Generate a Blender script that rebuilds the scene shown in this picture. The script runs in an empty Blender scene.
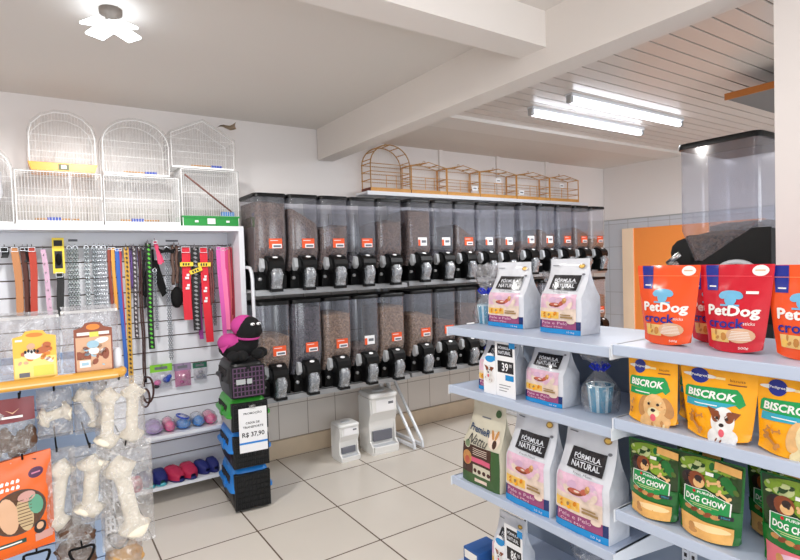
import bpy, bmesh, math, random
from mathutils import Vector, Matrix, noise
random.seed(7)
PI = math.pi
SC = bpy.context.scene
COL = SC.collection
R = math.radians

# ---------------------------------------------------------------- materials
def lin(c):
    c = c / 255.0
    return c / 12.92 if c <= 0.04045 else ((c + 0.055) / 1.055) ** 2.4
def rgb(t): return (lin(t[0]), lin(t[1]), lin(t[2]), 1.0)
MATS = {}
def mat(name, col=(200, 200, 200), rough=0.5, metal=0.0, emis=None, bump=0.0, bscale=60.0, var=0.0, vscale=8.0, spec=0.5):
    if name in MATS: return MATS[name]
    m = bpy.data.materials.new(name); m.use_nodes = True
    nt = m.node_tree; b = nt.nodes['Principled BSDF']
    b.inputs['Base Color'].default_value = rgb(col)
    b.inputs['Roughness'].default_value = rough
    b.inputs['Metallic'].default_value = metal
    b.inputs['Specular IOR Level'].default_value = spec
    if emis:
        b.inputs['Emission Color'].default_value = rgb(emis[0]); b.inputs['Emission Strength'].default_value = emis[1]
    tc = nt.nodes.new('ShaderNodeTexCoord')
    if var:
        n = nt.nodes.new('ShaderNodeTexNoise'); n.inputs['Scale'].default_value = vscale; n.inputs['Detail'].default_value = 4
        nt.links.new(tc.outputs['Object'], n.inputs['Vector'])
        mx = nt.nodes.new('ShaderNodeMix'); mx.data_type = 'RGBA'
        c = rgb(col)
        mx.inputs[6].default_value = tuple(max(0, v * (1 - var)) for v in c[:3]) + (1,)
        mx.inputs[7].default_value = tuple(min(1, v * (1 + var)) for v in c[:3]) + (1,)
        nt.links.new(n.outputs['Fac'], mx.inputs[0]); nt.links.new(mx.outputs[2], b.inputs['Base Color'])
    if bump:
        n = nt.nodes.new('ShaderNodeTexNoise'); n.inputs['Scale'].default_value = bscale
        nt.links.new(tc.outputs['Object'], n.inputs['Vector'])
        bp = nt.nodes.new('ShaderNodeBump'); bp.inputs['Strength'].default_value = bump; bp.inputs['Distance'].default_value = 0.01
        nt.links.new(n.outputs['Fac'], bp.inputs['Height']); nt.links.new(bp.outputs[0], b.inputs['Normal'])
    MATS[name] = m
    return m

def clear(name, tint=(225, 230, 240), body=0.12, bodycol=(220, 225, 232), gloss=0.12, rough=0.15, bump=0.0, bscale=30.0, streak=0.0):
    """thin clear plastic: transparent, with a little haze and a sheen"""
    m = bpy.data.materials.new(name); m.use_nodes = True
    nt = m.node_tree; nt.nodes.clear()
    out = nt.nodes.new('ShaderNodeOutputMaterial')
    tr = nt.nodes.new('ShaderNodeBsdfTransparent'); tr.inputs[0].default_value = rgb(tint)
    df = nt.nodes.new('ShaderNodeBsdfDiffuse'); df.inputs[0].default_value = rgb(bodycol)
    gl = nt.nodes.new('ShaderNodeBsdfGlossy'); gl.inputs['Roughness'].default_value = rough
    m1 = nt.nodes.new('ShaderNodeMixShader'); m1.inputs[0].default_value = body
    m2 = nt.nodes.new('ShaderNodeMixShader')
    lw = nt.nodes.new('ShaderNodeLayerWeight'); lw.inputs[0].default_value = 0.25
    mr = nt.nodes.new('ShaderNodeMapRange'); mr.inputs[3].default_value = gloss * 0.6; mr.inputs[4].default_value = min(0.9, gloss * 4)
    nt.links.new(lw.outputs['Facing'], mr.inputs[0]); nt.links.new(mr.outputs[0], m2.inputs[0])
    nt.links.new(tr.outputs[0], m1.inputs[1]); nt.links.new(df.outputs[0], m1.inputs[2])
    nt.links.new(m1.outputs[0], m2.inputs[1]); nt.links.new(gl.outputs[0], m2.inputs[2])
    tc = nt.nodes.new('ShaderNodeTexCoord')
    if bump:
        n = nt.nodes.new('ShaderNodeTexNoise'); n.inputs['Scale'].default_value = bscale; n.inputs['Detail'].default_value = 3; n.inputs['Distortion'].default_value = 1.2
        nt.links.new(tc.outputs['Object'], n.inputs['Vector'])
        bp = nt.nodes.new('ShaderNodeBump'); bp.inputs['Strength'].default_value = bump; bp.inputs['Distance'].default_value = 0.02
        nt.links.new(n.outputs['Fac'], bp.inputs['Height'])
        nt.links.new(bp.outputs[0], gl.inputs['Normal'])
        if streak:
            r2 = nt.nodes.new('ShaderNodeMapRange'); r2.inputs[1].default_value = 0.5; r2.inputs[2].default_value = 0.72
            r2.inputs[3].default_value = body; r2.inputs[4].default_value = min(0.95, body + streak)
            nt.links.new(n.outputs['Fac'], r2.inputs[0]); nt.links.new(r2.outputs[0], m1.inputs[0])
    nt.links.new(m2.outputs[0], out.inputs[0])
    MATS[name] = m
    return m

def kibble_mat(name, a, b, scale=95):
    m = bpy.data.materials.new(name); m.use_nodes = True
    nt = m.node_tree; p = nt.nodes['Principled BSDF']; p.inputs['Roughness'].default_value = 0.9; p.inputs['Specular IOR Level'].default_value = .2
    tc = nt.nodes.new('ShaderNodeTexCoord'); v = nt.nodes.new('ShaderNodeTexVoronoi'); v.inputs['Scale'].default_value = scale
    nt.links.new(tc.outputs['Object'], v.inputs['Vector'])
    cr = nt.nodes.new('ShaderNodeValToRGB'); cr.color_ramp.elements[0].color = rgb(b); cr.color_ramp.elements[1].color = rgb(a)
    cr.color_ramp.elements[0].position = 0.1; cr.color_ramp.elements[1].position = 0.9
    nt.links.new(v.outputs['Color'], cr.inputs[0]); nt.links.new(cr.outputs[0], p.inputs['Base Color'])
    bp = nt.nodes.new('ShaderNodeBump'); bp.inputs['Strength'].default_value = 0.8; bp.inputs['Distance'].default_value = 0.01; bp.invert = True
    nt.links.new(v.outputs['Distance'], bp.inputs['Height']); nt.links.new(bp.outputs[0], p.inputs['Normal'])
    MATS[name] = m
    return m

def tile_mat(name, ca, grout, sx, sy, ox, oy, axes, rough, gw, var=0.05, bumpy=0.3):
    """stack-bonded tiles; axes picks which two world axes the grid follows"""
    m = bpy.data.materials.new(name); m.use_nodes = True
    nt = m.node_tree; p = nt.nodes['Principled BSDF']; p.inputs['Roughness'].default_value = rough
    g = nt.nodes.new('ShaderNodeNewGeometry'); sp = nt.nodes.new('ShaderNodeSeparateXYZ'); nt.links.new(g.outputs['Position'], sp.inputs[0])
    def line(axis, size, off):
        a = nt.nodes.new('ShaderNodeMath'); a.operation = 'SUBTRACT'; a.inputs[1].default_value = off; nt.links.new(sp.outputs[axis], a.inputs[0])
        d = nt.nodes.new('ShaderNodeMath'); d.operation = 'DIVIDE'; d.inputs[1].default_value = size; nt.links.new(a.outputs[0], d.inputs[0])
        pp = nt.nodes.new('ShaderNodeMath'); pp.operation = 'PINGPONG'; pp.inputs[1].default_value = 0.5; nt.links.new(d.outputs[0], pp.inputs[0])
        c = nt.nodes.new('ShaderNodeMath'); c.operation = 'LESS_THAN'; c.inputs[1].default_value = gw / size / 2; nt.links.new(pp.outputs[0], c.inputs[0])
        f = nt.nodes.new('ShaderNodeMath'); f.operation = 'FLOOR'; nt.links.new(d.outputs[0], f.inputs[0])
        return c, f
    c1, f1 = line(axes[0], sx, ox); c2, f2 = line(axes[1], sy, oy)
    mx = nt.nodes.new('ShaderNodeMath'); mx.operation = 'MAXIMUM'; nt.links.new(c1.outputs[0], mx.inputs[0]); nt.links.new(c2.outputs[0], mx.inputs[1])
    cb = nt.nodes.new('ShaderNodeCombineXYZ'); nt.links.new(f1.outputs[0], cb.inputs[0]); nt.links.new(f2.outputs[0], cb.inputs[1])
    wn = nt.nodes.new('ShaderNodeTexWhiteNoise'); nt.links.new(cb.outputs[0], wn.inputs['Vector'])
    ns = nt.nodes.new('ShaderNodeTexNoise'); ns.inputs['Scale'].default_value = 5; ns.inputs['Detail'].default_value = 6; nt.links.new(g.outputs['Position'], ns.inputs['Vector'])
    ad = nt.nodes.new('ShaderNodeMath'); ad.operation = 'ADD'; nt.links.new(wn.outputs['Value'], ad.inputs[0]); nt.links.new(ns.outputs['Fac'], ad.inputs[1])
    hf = nt.nodes.new('ShaderNodeMath'); hf.operation = 'MULTIPLY'; hf.inputs[1].default_value = 0.5; nt.links.new(ad.outputs[0], hf.inputs[0])
    t = nt.nodes.new('ShaderNodeMix'); t.data_type = 'RGBA'; c = rgb(ca)
    t.inputs[6].default_value = tuple(v * (1 - var) for v in c[:3]) + (1,); t.inputs[7].default_value = tuple(min(1, v * (1 + var)) for v in c[:3]) + (1,)
    nt.links.new(hf.outputs[0], t.inputs[0])
    f = nt.nodes.new('ShaderNodeMix'); f.data_type = 'RGBA'; f.inputs[7].default_value = rgb(grout)
    nt.links.new(mx.outputs[0], f.inputs[0]); nt.links.new(t.outputs[2], f.inputs[6]); nt.links.new(f.outputs[2], p.inputs['Base Color'])
    bp = nt.nodes.new('ShaderNodeBump'); bp.inputs['Strength'].default_value = bumpy; bp.inputs['Distance'].default_value = 0.003; bp.invert = True
    nt.links.new(mx.outputs[0], bp.inputs['Height']); nt.links.new(bp.outputs[0], p.inputs['Normal'])
    MATS[name] = m
    return m

# ---------------------------------------------------------------- mesh helper
class MB:
    def __init__(s): s.v = []; s.f = []; s.mi = []; s.mats = []; s.sm = []
    def mid(s, m):
        if isinstance(m, str): m = MATS[m]
        if m not in s.mats: s.mats.append(m)
        return s.mats.index(m)
    def add(s, vs, fs, m, smooth=False, M=None):
        o = len(s.v); i = s.mid(m)
        if M is not None: vs = [M @ Vector(v) for v in vs]
        s.v += [tuple(v) for v in vs]
        for f in fs: s.f.append([o + k for k in f]); s.mi.append(i); s.sm.append(smooth)
    def box(s, x0, x1, y0, y1, z0, z1, m, M=None):
        vs = [(x, y, z) for z in (z0, z1) for y in (y0, y1) for x in (x0, x1)]
        s.add(vs, [(0, 2, 3, 1), (4, 5, 7, 6), (0, 1, 5, 4), (2, 6, 7, 3), (0, 4, 6, 2), (1, 3, 7, 5)], m, False, M)
    def bbox(s, x0, x1, y0, y1, z0, z1, m, b=0.004, M=None, seg=2):
        bm = bmesh.new(); bmesh.ops.create_cube(bm, size=1)
        for v in bm.verts: v.co = Vector((x0 + (v.co.x + .5) * (x1 - x0), y0 + (v.co.y + .5) * (y1 - y0), z0 + (v.co.z + .5) * (z1 - z0)))
        bmesh.ops.bevel(bm, geom=bm.edges[:], offset=b, segments=seg, affect='EDGES', profile=0.5)
        s.addbm(bm, m, M=M)
    def addbm(s, bm, m, smooth=False, M=None):
        bm.verts.index_update()
        s.add([v.co.copy() for v in bm.verts], [[v.index for v in f.verts] for f in bm.faces], m, smooth, M); bm.free()
    def tube(s, pts, r, m, n=6, cap=True, M=None, closed=False):
        pts = [Vector(p) for p in pts]; N = len(pts)
        rr = r if isinstance(r, (list, tuple)) else [r] * N
        vs = []; fs = []; prev = None
        for i, p in enumerate(pts):
            if closed: d = pts[(i + 1) % N] - pts[i - 1]
            else: d = pts[min(i + 1, N - 1)] - pts[max(i - 1, 0)]
            if d.length < 1e-9: d = Vector((0, 0, 1))
            d.normalize()
            if prev is None:
                a = Vector((0, 0, 1)) if abs(d.z) < 0.9 else Vector((1, 0, 0))
                u = d.cross(a).normalized()
            else: u = (prev - d * prev.dot(d)).normalized()
            prev = u; w = d.cross(u)
            for k in range(n):
                t = 2 * PI * k / n + PI / n
                vs.append(p + (u * math.cos(t) + w * math.sin(t)) * rr[i])
        for i in range(N if closed else N - 1):
            j = (i + 1) % N
            for k in range(n): fs.append((i * n + k, i * n + (k + 1) % n, j * n + (k + 1) % n, j * n + k))
        if cap and not closed: fs += [tuple(range(n - 1, -1, -1)), tuple((N - 1) * n + k for k in range(n))]
        s.add(vs, fs, m, n > 5, M)
    def loft(s, rings, m, smooth=True, cap=(True, True), M=None):
        n = len(rings[0]); vs = [p for r in rings for p in r]; fs = []
        for i in range(len(rings) - 1):
            for k in range(n): fs.append((i * n + k, i * n + (k + 1) % n, (i + 1) * n + (k + 1) % n, (i + 1) * n + k))
        s.add(vs, fs, m, smooth, M)
        if cap[0]: s.add(rings[0], [tuple(range(n - 1, -1, -1))], m, False, M)
        if cap[1]: s.add(rings[-1], [tuple(range(n))], m, False, M)
    def lathe(s, prof, m, c=(0, 0, 0), n=20, M=None, cap=(True, True), sx=1, sy=1):
        s.loft([[(c[0] + r * sx * math.cos(2 * PI * k / n), c[1] + r * sy * math.sin(2 * PI * k / n), c[2] + z) for k in range(n)] for r, z in prof], m, True, cap, M)
    def prism(s, pts, a0, a1, m, axis='x', M=None, smooth=False):
        """extrude a 2D outline along an axis; pts are (y,z) for x, (x,z) for y, (x,y) for z"""
        def q(p, a): return {'x': (a, p[0], p[1]), 'y': (p[0], a, p[1]), 'z': (p[0], p[1], a)}[axis]
        n = len(pts); vs = [q(p, a0) for p in pts] + [q(p, a1) for p in pts]
        fs = [(k, (k + 1) % n, n + (k + 1) % n, n + k) for k in range(n)]
        s.add(vs, fs, m, smooth, M); s.add(vs, [tuple(range(n - 1, -1, -1)), tuple(n + k for k in range(n))], m, False, M)
    def ball(s, c, r, m, sc=(1, 1, 1), M=None, u=14, v=9, f=None):
        vs = []; fs = []
        for i in range(v + 1):
            th = PI * i / v
            for k in range(u):
                ph = 2 * PI * k / u
                d = Vector((math.sin(th) * math.cos(ph), math.sin(th) * math.sin(ph), math.cos(th)))
                q = f(d) if f else 1.0
                vs.append((c[0] + d.x * r * sc[0] * q, c[1] + d.y * r * sc[1] * q, c[2] + d.z * r * sc[2] * q))
        for i in range(v):
            for k in range(u): fs.append((i * u + k, (i + 1) * u + k, (i + 1) * u + (k + 1) % u, i * u + (k + 1) % u))
        s.add(vs, fs, m, True, M)
    def surf(s, fn, nu, nv, m, smooth=True, M=None, u0=0., u1=1., v0=0., v1=1.):
        vs = [fn(u0 + (u1 - u0) * i / nu, v0 + (v1 - v0) * j / nv) for j in range(nv + 1) for i in range(nu + 1)]
        fs = [(j * (nu + 1) + i, j * (nu + 1) + i + 1, (j + 1) * (nu + 1) + i + 1, (j + 1) * (nu + 1) + i) for j in range(nv) for i in range(nu)]
        s.add(vs, fs, m, smooth, M)
    def flat(s, poly, m, fn, step=0.007):
        """2D art (list of polygons) laid on a surface fn(x,y)->3D, cut finely enough to follow it"""
        verts, faces = poly
        if step and len(verts) > 60: step = .0045
        bm = bmesh.new(); vv = [bm.verts.new((p[0], p[1], 0)) for p in verts]
        for f in faces:
            try: bm.faces.new([vv[i] for i in f])
            except ValueError: pass
        if step:
            xs = [p[0] for p in verts]; ys = [p[1] for p in verts]
            for a, lo, hi, nrm in ((0, min(xs), max(xs), (1, 0, 0)), (1, min(ys), max(ys), (0, 1, 0))):
                k = math.ceil(lo / step + 1e-6)
                while k * step < hi - 1e-6:
                    co = [0, 0, 0]; co[a] = k * step
                    bmesh.ops.bisect_plane(bm, geom=bm.verts[:] + bm.edges[:] + bm.faces[:], dist=1e-7, plane_co=co, plane_no=nrm); k += 1
        for v in bm.verts: v.co = Vector(fn(v.co.x, v.co.y))
        s.addbm(bm, m, True)
    def build(s, name, parent=None, M=None):
        me = bpy.data.meshes.new(name); me.from_pydata(s.v, [], s.f)
        for m in s.mats: me.materials.append(m)
        me.polygons.foreach_set('material_index', s.mi); me.polygons.foreach_set('use_smooth', s.sm)
        me.update()
        o = bpy.data.objects.new(name, me); COL.objects.link(o)
        if parent: o.parent = parent
        if M is not None: o.matrix_local = M
        return o

def rrect(x0, x1, y0, y1, z, r, n=4):
    r = min(r, (x1 - x0) / 2 - 1e-4, (y1 - y0) / 2 - 1e-4); out = []
    for cx, cy, a in ((x1 - r, y1 - r, 0), (x0 + r, y1 - r, 90), (x0 + r, y0 + r, 180), (x1 - r, y0 + r, 270)):
        for k in range(n + 1):
            t = R(a + 90 * k / n); out.append((cx + r * math.cos(t), cy + r * math.sin(t), z))
    return out

def tag(o, label, cat, group=None):
    o['label'] = label; o['category'] = cat
    if group: o['group'] = group
    return o
def thing(name, label, cat, loc=(0, 0, 0), rz=0, group=None, rx=0, ry=0):
    o = bpy.data.objects.new(name, None); COL.objects.link(o); o.empty_display_size = 0.05
    o.location = loc; o.rotation_euler = (rx, ry, rz)
    return tag(o, label, cat, group)
def struct(o): o['kind'] = 'structure'; return o
def copy_thing(o, parent=None):
    c = o.copy(); COL.objects.link(c)
    if parent: c.parent = parent
    for ch in list(o.children): copy_thing(ch, c)
    return c

# 2D art
def P_rect(x0, y0, x1, y1): return ([(x0, y0), (x1, y0), (x1, y1), (x0, y1)], [(0, 1, 2, 3)])
def P_ell(cx, cy, rx, ry, n=18, rot=0):
    c, s_ = math.cos(rot), math.sin(rot)
    return ([(cx + rx * math.cos(2 * PI * k / n) * c - ry * math.sin(2 * PI * k / n) * s_, cy + rx * math.cos(2 * PI * k / n) * s_ + ry * math.sin(2 * PI * k / n) * c) for k in range(n)], [tuple(range(n))])
def P_poly(*p): return (list(p), [tuple(range(len(p)))])
_T = {}
def P_text(t, x0, y0, w, h, shear=0.0, bold=0.0, rot=0.0):
    key = (t, shear, bold)
    if key not in _T:
        c = bpy.data.curves.new('txt', 'FONT'); c.body = t; c.resolution_u = 2; c.shear = shear; c.offset = bold
        o = bpy.data.objects.new('txt', c); m = bpy.data.meshes.new_from_object(o)
        vs = [(v.co.x, v.co.y) for v in m.vertices]; fs = [tuple(p.vertices) for p in m.polygons]
        bpy.data.objects.remove(o); bpy.data.curves.remove(c); bpy.data.meshes.remove(m)
        a = min(p[0] for p in vs); b = max(p[0] for p in vs); d = min(p[1] for p in vs); e = max(p[1] for p in vs)
        _T[key] = ([((p[0] - a) / (b - a), (p[1] - d) / (e - d)) for p in vs], fs)
    vs, fs = _T[key]
    out = [(p[0] * w, p[1] * h) for p in vs]
    c, s_ = math.cos(rot), math.sin(rot)
    return ([(x0 + x * c - y * s_, y0 + x * s_ + y * c) for x, y in out], fs)

def scatter(put, x0, y0, x1, y1, cols, n, r0, r1, seed=0):
    rg = random.Random(seed)
    for k in range(n):
        rr = rg.uniform(r0, r1); put(P_ell(rg.uniform(x0 + rr, x1 - rr), rg.uniform(y0 + rr * .6, y1 - rr * .6), rr, rr * rg.uniform(.4, .9), 9, rg.uniform(0, 3)), cols[rg.randrange(len(cols))])

# ---------------------------------------------------------------- palette
mat('plaster', (232, 227, 225), 0.85, bump=0.06, bscale=14)
mat('ceiling_paint', (222, 217, 212), 0.9, bump=0.05, bscale=10)
mat('beam_paint', (228, 222, 217), 0.85, bump=0.06, bscale=12)
mat('white_board', (226, 228, 234), 0.35, var=0.02)
mat('white_metal', (222, 226, 232), 0.35, metal=0.0)
mat('shelf_blue_white', (184, 196, 216), 0.35)
mat('panel_shade_grey', (128, 140, 156), 0.5, var=0.05)  # gondola back panel, shade between the shelves put into its colour
mat('slot_dark', (45, 40, 42), 0.8)
mat('slot_brown', (88, 68, 58), 0.8)
mat('black_plastic', (9, 9, 10), 0.42, spec=.3)
mat('black_rubber', (12, 11, 12), 0.7, spec=.2)
mat('steel', (190, 190, 192), 0.25, metal=1.0)
mat('dull_steel', (170, 172, 175), 0.4, metal=0.5)
mat('grey_metal', (176, 178, 180), 0.4, metal=0.2)
mat('orange_label', (232, 88, 40), 0.5)
mat('paper_white', (240, 240, 242), 0.6)
mat('ink', (40, 40, 46), 0.7)
mat('ink_soft', (110, 112, 120), 0.7)
mat('grey_clip', (195, 198, 202), 0.4)
mat('wood_orange', (205, 148, 72), 0.55, var=0.2, vscale=25)
mat('wood_wire', (176, 134, 78), 0.55)
mat('wood_dark', (112, 50, 30), 0.6)
mat('white_wire', (250, 250, 250), 0.6)
mat('yellow_plastic', (240, 158, 8), 0.35)
mat('green_plastic', (18, 140, 52), 0.35)
mat('blue_plastic', (35, 130, 215), 0.35)
mat('carrier_green', (52, 150, 48), 0.35)
mat('carrier_grey', (178, 182, 182), 0.4)
mat('carrier_purple', (88, 56, 88), 0.45)
mat('feeder_white', (232, 232, 230), 0.35)
mat('feeder_dark', (108, 110, 120), 0.3)
mat('plush_black', (10, 10, 12), 0.95, bump=0.5, bscale=250)
mat('plush_pink', (190, 62, 140), 0.9, bump=0.3, bscale=200)
mat('shelf_lip_yellow', (226, 168, 72), 0.3)
mat('board_brown', (176, 104, 40), 0.6)
mat('board_grey', (120, 122, 124), 0.7)
mat('bone', (244, 234, 214), 0.7, bump=0.25, bscale=60, var=0.06, vscale=20)
mat('chew_brown', (92, 62, 44), 0.8, bump=0.6, bscale=70, var=0.3, vscale=40)
mat('chew_gold', (196, 150, 88), 0.7, bump=0.8, bscale=40, var=0.3, vscale=30)
mat('blue_slat', (160, 182, 212), 0.4, var=0.03)
clear('dispenser_clear', (242, 243, 248), 0.09, (212, 218, 232), 0.11, 0.10)  # bluish body colour stands in for reflections in the empty hoppers
clear('spout_clear', (190, 196, 206), 0.30, (200, 206, 214), 0.2, 0.2, bump=0.4, bscale=50, streak=0.4)
clear('film', (244, 244, 246), 0.05, (232, 232, 236), 0.16, 0.14, bump=0.7, bscale=26, streak=0.3)
clear('film_bag', (244, 244, 245), 0.10, (236, 233, 230), 0.14, 0.15, bump=0.8, bscale=40, streak=0.34)
clear('pouch_film', (242, 242, 244), 0.13, (236, 235, 238), 0.14, 0.15, bump=0.6, bscale=22, streak=0.30)
clear('cage_film', (250, 250, 250), 0.03, (228, 226, 224), 0.035, 0.35, bump=0.3, bscale=12, streak=0.05)
for n_, c_, e_ in (('kibble_brown', (128, 98, 82), (70, 50, 42)), ('kibble_dark', (98, 88, 94), (48, 42, 48)), ('kibble_tan', (178, 144, 114), (112, 84, 62)), ('kibble_choc', (112, 80, 62), (60, 42, 34))):
    kibble_mat(n_, c_, e_)
tile_mat('floor_tile', (212, 205, 195), (104, 90, 78), 0.5075, 0.5075, 0.468, 0.45, (0, 1), 0.22, 0.009)
tile_mat('wall_tile_back', (212, 206, 200), (150, 140, 130), 0.247, 0.268, 1.77, 0.14, (0, 2), 0.3, 0.006)
tile_mat('wall_tile_side', (200, 204, 212), (165, 166, 170), 0.25, 0.268, 3.477, 0.0, (1, 2), 0.3, 0.006)

# ================================================================ THE ROOM
H0 = 2.605
def slab(name, x0, x1, y0, y1, z0, z1, m):
    b = MB(); b.box(x0, x1, y0, y1, z0, z1, m); return struct(b.build(name))
slab('floor', -2.6, 5.8, -3.0, 4.14, -0.06, 0.0, 'floor_tile')
b = MB(); b.box(-2.6, 5.80, 4.04, 4.14, 0.0, 1.925, 'wall_tile_back'); b.box(-2.6, 5.80, 4.045, 4.14, 1.925, 2.66, 'plaster')
for x in (3.209, 3.949, 4.687): b.box(x - .022, x + .022, 4.02, 4.046, 1.93, 2.55, 'plaster')
struct(b.build('wall_back'))
b = MB(); b.box(-2.6, 5.7, 4.022, 4.041, 0.0, 0.138, mat('base_tile', (206, 188, 164), 0.35, var=0.1)); struct(b.build('baseboard_back'))
b = MB(); b.box(5.70, 5.80, -3.0, 4.04, 0.0, 1.925, 'wall_tile_side'); b.box(5.705, 5.80, -3.0, 4.04, 1.925, 2.66, 'plaster')
b.box(5.694, 5.706, -3.0, 4.04, 1.918, 1.93, 'grey_metal'); struct(b.build('wall_right'))
slab('wall_left', -2.7, -2.6, -3.0, 4.14, 0.0, 2.66, MATS['plaster'])
# storefront wall behind the camera: a wide opening lets the daylight in
b = MB(); b.box(-2.6, 5.8, -3.1, -3.0, 2.3, 2.66, 'plaster'); b.box(-2.6, -2.0, -3.1, -3.0, 0, 2.3, 'plaster'); b.box(5.2, 5.8, -3.1, -3.0, 0, 2.3, 'plaster')
struct(b.build('wall_front'))
slab('ceiling', -2.6, 2.0, -3.0, 4.14, H0, 2.66, 'ceiling_paint')
slab('ceiling_alcove', 2.0, 5.8, 3.06, 4.14, 2.55, 2.70, 'ceiling_paint')
# tongue and groove PVC ceiling on the right, boards 10 cm wide
b = MB(); y = 3.04
while y > -3.0:
    b.box(2.0, 5.8, y - 0.090, y, 2.56, 2.575, mat('pvc_board', (214, 206, 200), 0.28, var=0.05, vscale=2)); y -= 0.1
b.box(2.0, 5.8, -3.0, 3.06, 2.566, 2.70, mat('pvc_groove', (120, 108, 98), 0.8))
b.box(2.0, 5.8, 3.035, 3.30, 2.535, 2.56, mat('pvc_trim', (226, 222, 218), 0.4))
struct(b.build('ceiling_boards'))
slab('beam_long', 1.935, 2.07, -3.0, 4.03, 2.354, 2.66, 'beam_paint')
slab('beam_cross', -2.6, 1.935, 1.653, 1.81, 2.445, 2.64, 'beam_paint')
slab('pillar', 1.985, 2.28, 0.42, 0.773, 0.0, 2.56, mat('pillar_paint', (216, 210, 207), 0.8, bump=0.05, bscale=12))
# orange door in the right hand wall
b = MB(); b.box(5.655, 5.70, 3.637, 3.774, 0, 1.812, mat('door_cream', (252, 226, 196), 0.5))
fr = struct(b.build('trim_1'))
b = MB(); b.box(5.67, 5.70, 2.30, 3.637, 0, 1.81, mat('door_orange', (255, 152, 74), 0.45, var=0.04, vscale=3)); dr = struct(b.build('door_1'))
b = MB(); b.box(5.655, 5.671, 2.42, 2.46, 0.86, 0.98, 'steel'); b.tube([(5.65, 2.44, .94), (5.62, 2.44, .94), (5.62, 2.53, .94)], .008, 'steel', 8); b.build('door_handle', dr)

# LED fan bulb on the left ceiling
t = thing('ceiling_lamp', 'bright white folding LED bulb screwed to the grey ceiling', 'lamp', (0.305, 2.58, 2.605))
b = MB(); b.lathe([(.045, 0), (.045, -.02), (.022, -.028), (.02, -.06)], mat('lamp_socket', (110, 100, 92), .5), n=16); b.build('socket', t)
b = MB()
for k in range(4):
    Mx = Matrix.Rotation(R(90 * k + 30), 4, 'Z') @ Matrix.Translation((.018, 0, -.062)) @ Matrix.Rotation(R(12), 4, 'Y')
    b.bbox(0, .10, -.042, .042, -.012, 0, mat('led_glow', (255, 255, 255), .5, emis=((235, 246, 255), 3)), .005, M=Mx)
b.lathe([(.022, -.05), (.03, -.07), (.012, -.085)], 'led_glow', n=12)
b.build('led_panel', t)

# two fluorescent tubes
for k, (yy, lab) in enumerate(((2.30, 'lit fluorescent batten on the boarded ceiling, nearer the pillar'), (2.63, 'lit fluorescent batten on the boarded ceiling, nearer the alcove'))):
    t = thing('fluorescent_lamp', lab, 'lamp', (3.57, yy, 2.56), group='fluorescent battens')
    b = MB(); b.bbox(-.67, .67, -.03, .03, -.022, 0, 'white_metal', .004); b.build('lamp_housing', t)
    for sx in (-1, 1): b = MB(); b.bbox(sx * .66 - .014, sx * .66 + .014, -.02, .02, -.062, -.01, 'grey_metal', .006); b.build('end_cap', t)
    b = MB(); b.tube([(-.645, 0, -.048), (.645, 0, -.048)], .017, mat('tube_glow', (255, 255, 255), .5, emis=((238, 244, 255), 5)), 12); b.build('tube', t)

# board with a brown edge hanging under the boarded ceiling behind the pillar
t = thing('hanging_board', 'grey board with orange-brown edge hung below the boarded ceiling', 'board', (3.5, .5, 2.43))
b = MB(); b.box(.012, .9, 0, 1.13, 0, .022, 'board_grey'); b.build('panel', t)
b = MB(); b.box(-.0, .012, 0, 1.13, -.008, .03, 'board_brown'); b.build('edge_strip', t, )
b = MB(); b.tube([(.6, .3, .02), (.6, .3, .132)], .006, 'steel'); b.tube([(.6, .8, .02), (.6, .8, .132)], .006, 'steel'); b.build('hanger_rod', t)

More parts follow.
